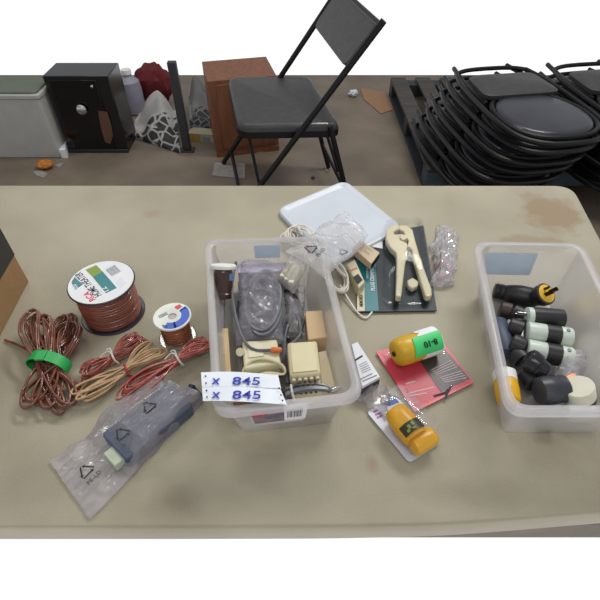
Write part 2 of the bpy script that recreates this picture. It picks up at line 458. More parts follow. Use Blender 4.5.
m = MB(); c_ = t2+V((.006, .0195, 0)); m.up([c_+V((-.006, 0, 0)), c_+V((0, -.006, 0)), c_+V((.006, .001, 0)), c_+V((.001, .006, 0))], .0004); build(m, 'red_logo', REDP, tf2)
m = MB()
for k in range(7):
    c_ = t2+V((-.022+k*.0017, .001+k*.0012, 0)); m.up([c_, c_+V((.0009, .0007, 0)), c_+V((.0009+.004, .0007-.006, 0)), c_+V((.004, -.006, 0))], .0003)
build(m, 'barcode', GREY, tf2)
m = MB()
for k in range(3):
    c_ = t2+V((-.012+k*.001, -.019-k*.0018, 0)); m.up([c_, c_+V((.008, -.001, 0)), c_+V((.008, -.0018, 0)), c_+V((0, -.0008, 0))], .0003)
build(m, 'fine_print', GREY, tf2)

# ------------------------------------------------------------------ wire bundles
def bundle(mb, ctr, lobes, r, k=26, zbase=None, flat=1.0, twin=True):
    """lobes: (tip px,py, width, zlift). each lobe is a teardrop loop leaving ctr"""
    for (tip, W, zl) in lobes:
        d = tip-ctr; L = d.length; d.normalize(); pr = V((-d.y, d.x, 0)); ph = random.uniform(-.15, .15)
        pts = []
        for i in range(k+1):
            th = 2*PI*i/k
            s_ = L*(1-math.cos(th))/2; w = W*math.sin(th)*(max(0, math.sin(th/2))**1.1)
            bend = math.sin(s_/L*PI)*ph*L*.4
            zz = zl*math.sin(s_/L*PI*.9)+random.uniform(-.0006, .0006)
            pts.append(ctr+d*s_+pr*(w+bend)+V((0, 0, zz)))
        pts = sp(pts[1:-1], 3)
        if twin:
            o_ = V((0, 0, r*1.5))+pr*r*.8
            mb.tube(pts, r, 6); mb.tube([p+o_ for p in pts], r, 6)
        else: mb.tube(pts, r, 6)
CUW = mat('brown_copper_cable', (98, 58, 44), .25, rgb2=(134, 82, 62), ns=50, coat=.4, stretch=(1, 1, 1))
ctr = PT(49, 366, .024)
WB = thing('cable_bundle', 'large looped bundle of brown copper speaker cable tied with a green band', 'cable', PT(49, 366))
m = MB(); lob = []
for k in range(7):
    lob.append((PT(38+random.uniform(-6, 12), 303+random.uniform(0, 28), random.uniform(.006, .03)), random.uniform(.012, .024), random.uniform(.0, .014)))
for k in range(8):
    lob.append((PT(74+random.uniform(-12, 10), 311+random.uniform(0, 24), random.uniform(.005, .024)), random.uniform(.012, .024), random.uniform(.0, .014)))
for k in range(13):
    x = 22+k*4.3; lob.append((PT(x, 411-abs(x-48)*.28+random.uniform(-14, 7), random.uniform(.004, .016)), random.uniform(.010, .020), random.uniform(-.004, .008)))
for l in lob:
    c2 = ctr+V((random.uniform(-.02, .02), random.uniform(-.004, .004), random.uniform(-.018, .008)))
    bundle(m, c2, [l], .0020)
m.tube(sp([PT(32, 352, .012), PT(18, 345, .006), PT(8, 341, .004), PT(5, 340, .003)], 6), .0022, 6)
build(m, 'cable_loops', CUW, WB, ang=80)
m = MB(); GRN = mat('green_tape', (32, 160, 78), .45)
e = PT(73, 372, .02)-PT(26, 364, .02); ed = e.normalized(); ctrb = PT(49, 364, .022); nb = V((-ed.y, ed.x, 0))
loop = []
for k in range(28):
    a = 2*PI*k/28; loop.append((ctrb+ed*math.cos(a)*.031+V((0, 0, 1))*math.sin(a)*.021, a))
vs = []; fs = []
for p, a in loop:
    w = .0085
    for o_ in (-w, w):
        for th_ in (0, .0016): vs.append(p+nb*o_+(ed*math.cos(a)+V((0, 0, math.sin(a))))*th_)
for i in range(28):
    j = (i+1) % 28
    for a, b in ((0, 1), (1, 3), (3, 2), (2, 0)): fs.append((i*4+a, i*4+b, j*4+b, j*4+a))
m.add(vs, fs); m.box(ctrb+V((-.003, -.002, .0225)), (.014, .016, .003)); build(m, 'green_band', GRN, WB, label='green tape band')

def small_bundle(name, label, axisA, axisB, tie, n, r, mt, wid, tiem, zt=.014, lift=.0, tietw=True, seed=1, group=None):
    random.seed(seed)
    A = PT(*axisA, .009+lift); B = PT(*axisB, .009); tc = PT(*tie, .012+lift*.5)
    t = thing(name, label, 'cable', PT(*tie))
    m = MB()
    for k in range(n):
        for tip in (A, B):
            d = (tip-tc); pr = V((-d.y, d.x, 0)).normalized()
            tp = tip-d*random.uniform(0, .22)+pr*random.uniform(-1, 1)*wid*1.3+V((0, 0, random.uniform(-.003, .008)))
            c2 = tc+pr*random.uniform(-.004, .004)+V((0, 0, random.uniform(-.006, .006)))
            bundle(m, c2, [(tp, wid*random.uniform(.5, 1.1), random.uniform(0, .008))], r, twin=True)
    build(m, 'wire_loops', mt, t, ang=80)
    d = (B-A).normalized(); pr = V((-d.y, d.x, 0)); m = MB(); pts = []
    for k in range(20): a = 2*PI*k/20; pts.append(tc+pr*math.cos(a)*.0105+V((0, 0, math.sin(a)*.0105))+d*.002*math.sin(a*2))
    m.tube(pts, .0016, 6, True)
    if tietw:
        m.tube(sp([tc+V((0, 0, .0105)), tc+V((-.006, .004, .014)), tc+V((-.012, .001, .012)), tc+V((-.017, -.005, .010))], 5), .0011, 6)
        m.tube(sp([tc+V((0, 0, .0105)), tc+V((-.004, .008, .015)), tc+V((-.010, .007, .014))], 5), .0011, 6)
    build(m, 'twist_tie', tiem, t); return t
REDW = mat('red_cable', (142, 62, 56), .3, rgb2=(176, 92, 78), ns=80, coat=.4)
REDW2 = mat('red_copper_cable', (132, 66, 60), .3, rgb2=(172, 100, 84), ns=80, coat=.4)
TANW = mat('tan_cable', (178, 146, 108), .35, rgb2=(192, 162, 124), ns=60)
WT = mat('white_tie', (205, 200, 192), .5)
small_bundle('cable_bundle', 'small red cable bundle lying nearest the large copper spool, white twist tie', (80, 379), (144, 337), (114, 359), 9, .0014, REDW2, .011, WT, seed=3)
small_bundle('cable_bundle', 'tan beige cable bundle with red tie between the two red bundles', (74, 400), (164, 349), (127, 371), 6, .0017, TANW, .012, mat('red_tie', (170, 35, 45), .5), tietw=False, seed=5)
small_bundle('cable_bundle', 'long red cable bundle with white twist tie beside the clear bin', (118, 402), (210, 341), (178, 361), 10, .0015, REDW, .012, WT, seed=9, lift=.022)
random.seed(11)
RP = thing('cable_plug', 'dark red cable end lying between the green banded bundle and the tan bundle', 'cable', PT(73, 386))
build(MB().lathe([(.003, 0), (.006, .002), (.0075, .010), (.006, .022), (.003, .026)], PT(68, 383, .0078), PT(80, 390, .0078)-PT(68, 383, .0078), 14), 'connector', mat('dark_red', (128, 24, 36), .4), RP)
build(MB().tube(sp([PT(79, 389, .0070), PT(88, 392, .004), PT(97, 398, .003)], 5), .0018, 6), 'lead', mat('dark_lead', (60, 24, 28), .4), RP)

# ------------------------------------------------------------------ crumpled sheets
def bagmesh(corners, nx, ny, hf, amp, fr, seed=0, bottom=0.001, jag=.004):
    """closed pillow between world corners; hf(u,v) gives top height above table"""
    A, B, C_, D = corners; mb = MB(); vs = []; fs = []
    def base(u, v): return A*(1-u)*(1-v)+B*u*(1-v)+C_*u*v+D*(1-u)*v
    for j in range(ny+1):
        for i in range(nx+1):
            u, v = i/nx, j/ny; p = base(u, v)
            edge = min(u, 1-u, v, 1-v)
            q = V((p.x*fr, p.y*fr, seed*3.1))
            qs = V((u*9, v*5, seed*3.1)) if seed == 2 else q; r_ = 1-abs(noise.noise(qs))*2; r2 = 1-abs(noise.noise(q*1.6+V((5, 1, 2))))*2
            z = T+hf(u, v)+amp*(r_*.65+r2*.35)*min(1, edge*8+.25)
            j_ = noise.noise_vector(q*1.3)*jag
            vs.append(V((p.x+j_.x, p.y+j_.y, max(z, T+bottom+.001))))
    n1 = len(vs)
    for j in range(ny+1):
        for i in range(nx+1):
            p = vs[j*(nx+1)+i]; vs.append(V((p.x, p.y, T+bottom)))
    W = nx+1
    for j in range(ny):
        for i in range(nx):
            a = j*W+i; fs.append((a, a+1, a+W+1, a+W)); fs.append((n1+a, n1+a+W, n1+a+W+1, n1+a+1))
    for i in range(nx): fs.append((i+1, i, n1+i, n1+i+1)); a = ny*W+i; fs.append((a, a+1, n1+a+1, n1+a))
    for j in range(ny): a = j*W; fs.append((a, a+W, n1+a+W, n1+a)); a = j*W+nx; fs.append((a+W, a, n1+a, n1+a+W))
    return mb.add(vs, fs)
def recyc(c, ex, size, parent, m=INK, txt='PE-LD', nrm=V((0, 0, 1))):
    """three chasing arrows triangle"""
    ex = ex.normalized(); ey = nrm.cross(ex).normalized(); mb = MB()
    cs = [c+(ex*math.cos(a)+ey*math.sin(a))*size for a in (PI/2, PI/2+2*PI/3, PI/2+4*PI/3)]
    for i in range(3):
        a = cs[i]; b = cs[(i+1) % 3]; d = (b-a); L = d.length; d.normalize(); n = nrm.cross(d); w = size*.085
        p = a+d*L*.10; q = a+d*L*.70
        mb.ext([p-n*w, q-n*w, q+n*w, p+n*w], nrm*.0003)
        mb.ext([q-n*w*2.6, q+d*L*.20, q+n*w*2.6], nrm*.0003)
        mb.ext([a+d*L*.10-n*w, a+d*L*.10+n*w, a+(cs[i-1]-a)*.08], nrm*.0003)
    o = build(mb, 'recycling_mark', m, parent)
    if txt: text(txt, 'material_text', c-ey*size*1.35, ex, size*.7, m, parent, center=True, normal=nrm)
    return o

# bag with blue-grey power supply at lower left
BGB = thing('power_adapter', 'blue-grey adapter box with dark cord inside the clear bag at lower left', 'adapter', PT(150, 430))
q = [PT(101, 428, .026), PT(152, 389, .026), PT(193, 396, .026), PT(137, 452, .026)]
# rectangle from three of the points
A_, B_ = PT(101, 434, .026), PT(168, 382, .026); d1 = (B_-A_); n1 = V((d1.y, -d1.x, 0)).normalized()
W_ = .056
ring = [A_, B_, B_+n1*W_, A_+n1*W_]
m = MB(); m.up(setz(rnd(ring, .006, 4), T+.002), .024); SLATE = mat('slate_blue_plastic', (68, 76, 98), .45, rgb2=(76, 84, 104), ns=30)
build(m, 'case', SLATE, BGB, bevel=.002)
m = MB(); q0 = ring[3]; m.box(V(((ring[0].x*.35+ring[3].x*.65), (ring[0].y*.35+ring[3].y*.65), T+.015))-d1.normalized()*.006, (.014, .026, .014), Matrix.Rotation(math.atan2(d1.y, d1.x), 4, 'Z'))
build(m, 'connector', mat('pale_green_plastic', (178, 186, 168), .5), BGB, bevel=.001)
m = MB(); e_ = (ring[1]+ring[2])/2; e_.z = T+.012; navy = mat('navy_cord', (28, 38, 78), .4)
for k in range(3):
    m.tube(sp([e_-d1.normalized()*.004+V((0, 0, .003*k)), e_+V((.012, .012, .004*k)), PT(190+k*2, 385+k, .010+.003*k), PT(201-k, 396+k, .008+.002*k), PT(193, 404+k, .006)], 6), .0022, 6)
build(m, 'cord', navy, BGB)
cs = [PT(50, 464, 0), PT(92, 520, 0), PT(203, 403, 0), PT(163, 386, 0)]
def hf1(u, v):
    return .004+.032*max(0, min(1, (v-.30)*5))*max(0, min(1, min(u, 1-u)*14+.3))*(1 if v < .95 else .7)
mb = bagmesh(cs, 46, 80, hf1, .005, 38, 2, bottom=.0006)
bag1 = thing('plastic_bag', 'clear plastic bag with recycling marks at lower left, spread flat beneath the red cables', 'bag', PT(120, 450))
sheet1 = build(mb, 'film', BAG, bag1, ang=30)
recyc(PT(86, 471, .0125), (PT(94, 464, 0)-PT(80, 478, 0)), .0115, bag1)
recyc(PT(122, 434, .040), (PT(128, 427, 0)-PT(112, 440, 0)), .0115, bag1, txt='')
recyc(PT(149, 407, .040), (PT(128, 427, 0)-PT(112, 440, 0)), .0115, bag1, txt='')

# ------------------------------------------------------------------ white lid
A, B, C_ = PT(276, 209, .010), PT(345, 180, .010), PT(404, 228, .010); D = A+C_-B
lidq = [A, B, C_, D]
LID = thing('bin_lid', 'white translucent bin lid lying flat near the back edge of the table', 'lid', sum(lidq, V())/4-V((0, 0, .01)))
LIDM = mat('lid_plastic', (196, 204, 214), .35, rgb2=(204, 211, 220), ns=10, bump=.05, bs=15)
def R(ins, h, rad): return ringat(rnd(inset(lidq, ins), rad, 7), h)
m = MB(); m.loft([R(0, .001, .026), R(0, .009, .026), R(.002, .011, .025), R(.008, .011, .02), R(.011, .008, .018), R(.020, .0075, .016)], True, True)
build(m, 'lid_panel', LIDM, LID, ang=50)

# ------------------------------------------------------------------ crimper blister pack
cr = (340, 220, 6.0); zc = .006
CP = thing('tool_package', 'cream modular crimping tool in a clear blister on a dark green card', 'tool pack', PT(397, 280))
cq = PQ([(88, 108), (500, 30), (582, 540), (100, 550)], zc, cr)
DKG = mat('dark_green_card', (18, 36, 42), .4, rgb2=(22, 40, 46), spec=.3)
build(MB().up(setz(cq, T+.003), .002), 'backing_card', DKG, CP)
zt = .0052
build(MB().up(PQ([(92, 112), (196, 88), (215, 300), (232, 545), (104, 548)], zt, cr), .0003), 'teal_panel', mat('teal_card', (24, 112, 122), .4), CP)
build(MB().up(PQ([(100, 405), (146, 402), (148, 546), (103, 548)], zt+.0004, cr), .0003), 'cream_panel', CREAM, CP)
build(MB().up(PQ([(188, 116), (254, 122), (256, 172), (190, 160)], zt+.0006, cr), .0003), 'white_panel', PAPER, CP)
def ptc(x, y, h): return PT(340+x/6, 220+y/6, h)
text('MEMOREX', 'brand_text', ptc(138, 520, zt+.0009), ptc(128, 400, 0)-ptc(134, 540, 0), .0085, INK, CP, wide=.75, thick=.0002)
text('PLUG CRIMPER', 'product_text', ptc(208, 425, zt+.0009), ptc(180, 130, 0)-ptc(198, 440, 0), .0095, PAPER, CP, thick=.0002)
text('MODULAR', 'product_text', ptc(172, 350, zt+.0009), ptc(150, 130, 0)-ptc(165, 440, 0), .0060, PAPER, CP)
# tool
TOOL = mat('tool_cream', (212, 202, 168), .4, rgb2=(218, 209, 178))
hz = .012
hl = PQ([(270, 95), (300, 66), (345, 60), (352, 84), (318, 100), (322, 118), (352, 124), (356, 152), (398, 172), (400, 215), (384, 300), (372, 400), (360, 494), (328, 490), (332, 380), (334, 260), (330, 228), (296, 196), (272, 150)], hz, cr)
hr = PQ([(345, 58), (395, 60), (430, 84), (446, 150), (480, 270), (542, 440), (545, 478), (520, 490), (504, 482), (470, 370), (436, 250), (424, 205), (396, 190), (408, 150), (385, 130), (378, 96), (352, 86)], hz, cr)
def concave(ring, h):
    """prism with triangulated caps"""
    from mathutils.geometry import tessellate_polygon
    n = len(ring); mb = MB(); vs = list(ring)+[p+V((0, 0, h)) for p in ring]
    tr = tessellate_polygon([ring]); fs = [tuple(t) for t in tr]+[tuple(i+n for i in t) for t in tr]+[(i, (i+1) % n, n+(i+1) % n, n+i) for i in range(n)]
    return mb.add(vs, fs)
tl = build(concave(hl, .014), 'left_handle', TOOL, CP, bevel=.0025, seg=3)
tr_ = build(concave([p-V((0, 0, .001)) for p in hr], .013), 'right_handle', TOOL, CP, bevel=.0025, seg=3)
build(MB().up(PQ([(322, 102), (376, 98), (402, 140), (392, 168), (352, 128), (328, 122)], hz, cr), .007), 'jaw', STEEL, CP, bevel=.0008)
build(MB().up(PQ([(352, 128), (392, 112), (400, 136), (372, 150)], .016, cr), .012), 'upper_die', TOOL, CP, bevel=.001)
build(MB().up(PQ([(395, 178), (432, 176), (440, 206), (402, 212)], .010, cr), .010), 'spring_block', mat('tool_grey', (120, 118, 110), .4), CP, bevel=.001)
build(MB().cyl(ptc(412, 172, .008), ptc(412, 172, .030), .004), 'pivot_pin', STEEL, CP)
build(MB().up(PQ([(398, 385), (430, 368), (466, 392), (462, 418), (430, 436), (402, 415)], .008, cr), .010), 'spare_die', TOOL, CP, bevel=.002)
bq = PQ([(262, 62), (430, 38), (486, 60), (556, 480), (520, 506), (300, 508), (262, 470)], .0, cr)
def shell(ring, z0, z1, rad=.006, ins=.004, lip=.006):
    m = MB(); m.loft([setz(rnd(inset(ring, -lip), rad, 4), z0), setz(rnd(ring, rad, 4), z0+.0005), setz(rnd(inset(ring, .001), rad, 4), z1-.003), setz(rnd(inset(ring, ins), rad, 4), z1)], False, True)
    return m
build(shell(bq, T+.0056, T+.030), 'blister', BLIS, CP, ang=50)
# small beige box on card
m = MB(); q = PQ([(75, 165), (122, 120), (238, 194), (188, 262)], .034, cr); m.ext(q, (0, 0, -.016))
BB = thing('small_box', 'small beige carton with a dark end leaning on the crimper card', 'box', sum(q, V())/4-V((0, 0, .016)))
build(m, 'carton', mat('beige_carton', (196, 176, 146), .6), BB, bevel=.0008)
m = MB(); o_ = (q[2]-q[1]).normalized()*.0006; m.ext([q[2]+o_*.2+V((0, 0, -.002)), q[3]+o_*.2+V((0, 0, -.002)), q[3]+o_*.2+V((0, 0, -.014)), q[2]+o_*.2+V((0, 0, -.014))], o_); build(m, 'dark_end_panel', INK, BB)
m = MB()
for k in range(5):
    a = lerpq(q[0], q[1], .25+k*.13); b = a+(q[2]-q[1])*(.75 if k != 2 else .5); a = a+(q[2]-q[1])*.1; w = (q[1]-q[0])*.03
    m.up([a, b, b+w, a+w], .0003)
build(m, 'fine_print', GREY, BB)
# wall jack
q = PQ([(42, 265), (90, 235), (150, 370), (112, 408)], .026, cr)
WJ = thing('phone_jack', 'cream phone wall jack with black square socket between white cable and crimper card', 'jack', sum(q, V())/4-V((0, 0, .025)))
build(MB().ext(q, (0, 0, -.025)), 'housing', CREAM, WJ, bevel=.002)
q = PQ([(78, 345), (108, 325), (136, 360), (106, 388)], .0262, cr); build(MB().up(q, .001), 'socket', INK, WJ)
q = PQ([(62, 300), (100, 285), (104, 292), (66, 308)], .0262, cr); build(MB().up(q, .0006), 'red_mark', mat('pink_red', (200, 120, 110), .5), WJ)

# clear crumpled bag right of crimper
cs = [PT(430, 290), PT(452, 286), PT(456, 236), PT(434, 228)]
mb = bagmesh(cs, 26, 36, lambda u, v: .006+.026*math.sin(PI*u)*math.sin(PI*v)**.5, .010, 60, 5, bottom=.0006, jag=.012)
PB = thing('plastic_bag', 'crumpled clear pinkish bag at the right side of the crimper pack', 'bag', PT(443, 262))
build(mb, 'film', BAG2, PB, ang=30)
build(MB().tube(sp([PT(437, 262, .006), PT(446, 262, .008), PT(449, 270, .007), PT(441, 277, .006), PT(437, 270, .007)], 5, True), .002, 6, True), 'pink_cable', mat('pink_cable', (215, 150, 165), .4), PB)

# white phone cords
WC = mat('white_cord', (222, 218, 208), .4)
m = MB(); random.seed(4)
def coil(m, cx, cy, rx, ry, h0, n, r, tilt=0, jit=2, turns=1):
    for k in range(n):
        jx, jy = random.uniform(-jit, jit), random.uniform(-jit, jit); pts = []
        for i in range(26):
            a = 2*PI*i/26; x = math.cos(a)*(rx+random.uniform(-.3, .3)); y = math.sin(a)*(ry+random.uniform(-.3, .3))
            X = x*math.cos(tilt)-y*math.sin(tilt); Y = x*math.sin(tilt)+y*math.cos(tilt)
            pts.append(PT(cx+jx+X, cy+jy+Y, h0+k*r*1.1+.002*math.sin(a+k)))
        m.tube(pts, r, 6, True)
coil(m, 336, 277, 9, 15, .010, 8, .0016, tilt=-.45, jit=2.2)
m.tube(sp([PT(340, 285, .010), PT(350, 302, .006), PT(358, 313, .004), PT(366, 318, .003), PT(372, 312, .004)], 6), .0018, 6)
WCB = thing('cord_coil', 'coil of white phone cord between the middle bin and the crimper card', 'cord', PT(336, 278))
build(m, 'cord_loops', WC, WCB)
m = MB(); m.tube([PT(333, 262, .024), PT(340, 272, .026), PT(346, 277, .024)], .0032, 8); build(m, 'cord_tie', WT, WCB)
m = MB(); coil(m, 300, 236, 13, 9, .016, 6, .0015, tilt=.2, jit=3); coil(m, 289, 236, 7, 5, .014, 2, .0013, jit=2)
WC2 = thing('cord_coil', 'coil of white cord on the front left corner of the white lid', 'cord', PT(299, 236))
build(m, 'cord_loops', WC, WC2)
m = MB(); m.tube([PT(298, 227, .022), PT(300, 231, .027), PT(302, 235, .022)], .003, 8); build(m, 'cord_tie', WT, WC2)

# clear bag with recycling marks over rim
cs = [PT(283, 262, 0), PT(318, 270, 0), PT(376, 232, 0), PT(345, 208, 0)]
def hf2(u, v):
    return (.112-.085*min(1, max(0, v-.25)*1.7))+.012*math.sin(PI*u)
mb = MB()
A_, B_, C2, D_ = PT(286, 254, .10), PT(326, 279, .10), PT(368, 238, .040), PT(346, 212, .040)
vs = []; fs = []; nx, ny = 36, 54
for lay in (0, 1):
    for j in range(ny+1):
        for i in range(nx+1):
            u, v = i/nx, j/ny
            p = A_*(1-u)*(1-v)+B_*u*(1-v)+C2*u*v+D_*(1-u)*v
            q = p*24+V((0, 0, 3)); r_ = 1-abs(noise.noise(q))*2; r2 = 1-abs(noise.noise(q*2.2+V((4, 4, 4))))*2
            e = math.sin(PI*u)**.5*math.sin(PI*v)**.5 if 0 < u < 1 and 0 < v < 1 else 0
            z = (.014*e+.016*(r_*.7+r2*.3)*(e+.2)) if lay == 0 else (.004-.012*e)
            jj = noise.noise_vector(q*.8)*.008
            vs.append(p+V((jj.x, jj.y, z)))
W = nx+1; n1 = W*(ny+1)
for j in range(ny):
    for i in range(nx): a = j*W+i; fs.append((a, a+1, a+W+1, a+W)); fs.append((n1+a, n1+a+W, n1+a+W+1, n1+a+1))
mb.add(vs, fs)
BGT = thing('plastic_bag', 'crumpled clear bag with recycling marks draped over the back right of the middle bin', 'bag', PT(330, 245))
build(mb, 'film', BAG2 if False else clear('crumpled_bag', haze=.28, hazecol=(246, 244, 246), rough=.12, bump=.4, bs=70, gloss=.6), BGT, ang=30)
recyc(PT(311, 249, .128), PT(320, 239, 0)-PT(304, 258, 0), .0125, BGT, txt='PE-LD')
recyc(PT(343, 252, .092), PT(350, 250, 0)-PT(336, 256, 0), .0095, BGT, txt='')

# ------------------------------------------------------------------ white card pack + clear blister beside bin
cr = (340, 335, 7.5)
q = PQ([(85, 70), (132, 50), (302, 312), (165, 388)], .032, cr)
WP = thing('small_box', 'white printed carton with dark end standing beside the right side of the middle bin', 'box', sum(q, V())/4-V((0, 0, .031)))
build(MB().ext(q, (0, 0, -.031)), 'carton', mat('white_carton', (214, 216, 222), .5), WP, bevel=.001)
m = MB(); m.ext([q[3]+V((0, 0, -.006)), q[2]+V((0, 0, -.006)), q[2]+V((0, 0, -.029)), q[3]+V((0, 0, -.029))], (q[3]-q[0]).normalized()*.0008); build(m, 'dark_end_panel', mat('charcoal_print', (52, 54, 62), .4), WP)
m = MB()
for a, b in (((150, 330), (240, 285)), ((165, 345), (275, 298))): m.up(PQ([a, b, (b[0]+3, b[1]+7), (a[0]+3, a[1]+7)], .0323, cr), .0003)
for k in range(5): m.up(PQ([(140+k*6, 225+k*15), (200+k*8, 195+k*15), (201+k*8, 199+k*15), (141+k*6, 229+k*15)], .0323, cr), .0002)
build(m, 'fine_print', GREY, WP)
m = MB(); m.up(PQ([(110, 185), (165, 150), (172, 160), (116, 196)], .0323, cr), .0003); build(m, 'dark_band', INK, WP)
cs = [PT(352, 398), PT(384, 420), PT(392, 396), PT(366, 380)]
mb = bagmesh(cs, 20, 20, lambda u, v: .008+.012*math.sin(PI*u)*math.sin(PI*v), .006, 60, 9, bottom=.0006, jag=.006)
CE = thing('plastic_bag', 'small empty clear blister tucked under the white carton and the yellow plug card', 'blister', PT(370, 400))
build(mb, 'film', BAG, CE, ang=30)

# ------------------------------------------------------------------ red/black card with yellow plug
cr = (375, 320, 6.0)
def p5(x, y, h): return PT(375+x/6, 320+y/6, h)
RC = thing('plug_package', 'yellow plug with bright green price tag on a red and black card', 'plug pack', p5(290, 330, 0))
A, B, C_ = p5(4, 192, .004), p5(236, 556, .004), p5(592, 378, .004); D = p5(385, 110, .004)
build(MB().up([A, B, C_, D], .0016), 'backing_card', mat('card_red', (194, 54, 72), .35, rgb2=(202, 62, 80)), RC)
build(MB().up([p5(265, 240, .0058), p5(395, 432, .0058), p5(568, 352, .0058), p5(372, 118, .0058), p5(300, 130, .0058)], .0003), 'black_panel', mat('card_black', (62, 58, 60), .35), RC)
m = MB()
for k in range(9):
    a = (335+k*10, 300+k*9.); b = (455+k*12, 240+k*13.)
    if k == 4: continue
    m.up([p5(a[0], a[1], .0063), p5(b[0], b[1], .0063), p5(b[0]+1, b[1]+3.5, .0063), p5(a[0]+1, a[1]+3.5, .0063)], .0002)
for k, (a, b) in enumerate((((190, 440), (350, 400)), ((195, 455), (310, 435)), ((185, 380), (240, 365)), ((200, 500), (250, 490)))):
    m.up([p5(*a, .0058), p5(*b, .0058), p5(b[0]+2, b[1]+6, .0058), p5(a[0]+2, a[1]+6, .0058)], .0002)
build(m, 'fine_print', mat('pale_print', (215, 190, 195), .5), RC)
m = MB(); m.up([p5(350, 452, .0060), p5(415, 432, .0060), p5(470, 385, .0060), p5(440, 440, .006), p5(430, 475, .0060), p5(418, 470, .0060), p5(422, 445, .0060), p5(355, 462, .0060)], .0003); build(m, 'black_arrow', INK, RC)
# plug
pa, pb = p5(112, 205, .029), p5(366, 122, .027); ax = (pb-pa); L = ax.length; ax.normalize()
YG = mat('mustard_plastic', (205, 160, 28), .35, rgb2=(214, 172, 40))
pl = build(MB().lathe([(.004, 0.0015), (.0055, 0.0), (.012, 0), (.0185, .003), (.0215, .009), (.0225, .02), (.0220, L*.55), (.0225, L*.6), (.0225, L-.003), (.021, L)], pa, ax, 32), 'plug_body', YG, RC, ang=50)
build(MB().lathe([(.0035, 0), (.0035, .002)], pa-ax*.0015, ax, 12), 'cord_hole', INK, pl)
def wrap(p0, ax, r, a0, a1, t0, t1, n=14, th=.0006, jag=0, t0b=None, t1b=None):
    """curved patch on a cylinder: angle measured from up vector"""
    upv = V((0, 0, 1)); up_ = (upv-ax*ax.z).normalized(); sd = ax.cross(up_); mb = MB(); vs = []; fs = []
    for i in range(n+1):
        f = i/n; a = a0+(a1-a0)*f; rr = up_*math.cos(a)+sd*math.sin(a)
        s0 = t0 if t0b is None else t0+(t0b-t0)*f; s1 = t1 if t1b is None else t1+(t1b-t1)*f
        if jag: s0 += jag*(i % 2); 
        for t_ in (s0, s1):
            for q_ in (r, r+th): vs.append(p0+ax*t_+rr*q_)
    for i in range(n):
        for a, b in ((0, 1), (1, 3), (3, 2), (2, 0)): fs.append((i*4+a, i*4+b, i*4+4+b, i*4+4+a))
    fs.append((0, 1, 3, 2)); fs.append((n*4, n*4+2, n*4+3, n*4+1)); return mb.add(vs, fs), up_, sd
up_ = (V((0, 0, 1))-ax*ax.z).normalized(); sd = ax.cross(up_)
camd = V((0, 0, CAMZ))-(pa+pb)/2; sgn = 1 if sd.dot(camd) > 0 else -1
wm, _, _ = wrap(pa, ax, .0226, -1.5*sgn, 1.7*sgn, L*.50, L*.98, jag=.007); build(wm, 'torn_paper', PAPER, pl)
wm, _, _ = wrap(pa, ax, .0230, -.05*sgn, 1.30*sgn, L*.36, L*.98, th=.0008, t0b=L*.30, t1b=L*.95)
gt = build(wm, 'green_tag', mat('bright_green', (62, 200, 112), .5), pl, label='bright green paper tag')
am = .62*sgn; nn = up_*math.cos(am)+sd*math.sin(am)
ey = nn.cross(-ax)
text('8-10', 'tag_text', pa+ax*(L*.68)+nn*.0248, -ax, .013, INK, gt, normal=nn, center=True, thick=.0003)
bl = [pa-ax*.004+sd*.025, pb+ax*.004+sd*.025, pb+ax*.004-sd*.025, pa-ax*.004-sd*.025]
cv = MB(); prof = [(.0245, -.003), (.0252, 0), (.0252, L*.3), (.0252, L), (.0245, L+.003)]
build(shell(setz([A+(C_-A)*.03+(D-A)*.03, B+(D-B)*.06, C_+(A-C_)*.03, D+(B-D)*.06], T), T+.0062, T+.0105, lip=.001), 'blister', BLIS, RC)

# ------------------------------------------------------------------ lower blister pack
cr = (350, 385, 6.0)
def p6(x, y, h): return PT(350+x/6, 385+y/6, h)
LP = thing('plug_package', 'yellow angled plug with dark label in a clear blister on a white card', 'plug pack', p6(320, 290, 0))
ring = [p6(100, 165, .003), p6(275, 72, .003), p6(540, 352, .003), p6(355, 470, .003)]
build(MB().up(rnd(ring, .006, 4), .0016), 'backing_card', mat('white_card', (206, 208, 220), .4), LP)
build(MB().up([p6(185, 116, .0048), p6(268, 74, .0048), p6(296, 104, .0048), p6(240, 126, .0048)], .0003), 'blue_panel', mat('blue_card', (50, 76, 150), .4), LP)
m = MB()
for (x, y, w) in ((140, 158, 30), (150, 175, 42), (160, 192, 36)):
    for k in range(4):
        m.up([p6(x+k*w/4, y-k*4, .0048), p6(x+k*w/4+w/6, y-k*4-4, .0048), p6(x+k*w/4+w/6+4, y-k*4+7, .0048), p6(x+k*w/4+4, y-k*4+11, .0048)], .0003)
build(m, 'magenta_print', mat('magenta_print', (150, 60, 130), .5), LP)
pa, pb = p6(262, 150, .026), p6(400, 320, .026); ax = pb-pa; L = ax.length; ax.normalize()
YO = mat('amber_plastic', (216, 156, 30), .32, rgb2=(224, 168, 44))
pl = build(MB().lathe([(.008, 0), (.0145, .0015), (.0165, .006), (.0178, .015), (.0182, L*.6), (.0175, L*.85), (.0160, L)], pa, ax, 30), 'plug_body', YO, LP, ang=50)
pc, pd = p6(372, 375, .022), p6(500, 300, .022); ax2 = (pd-pc); L2 = ax2.length; ax2.normalize()
build(MB().lathe([(.007, 0), (.012, .0012), (.0132, .005), (.0132, L2-.004), (.012, L2-.001), (.009, L2)], pc, ax2, 24), 'plug_head', YO, LP, ang=50)
up_ = (V((0, 0, 1))-ax*ax.z).normalized(); sd = ax.cross(up_)
wm, _, _ = wrap(pa, ax, .0183, -.95, 1.05, L*.62, L*.92, th=.0006); dl = build(wm, 'dark_label', mat('olive_black', (46, 46, 28), .4), pl)
m = MB()
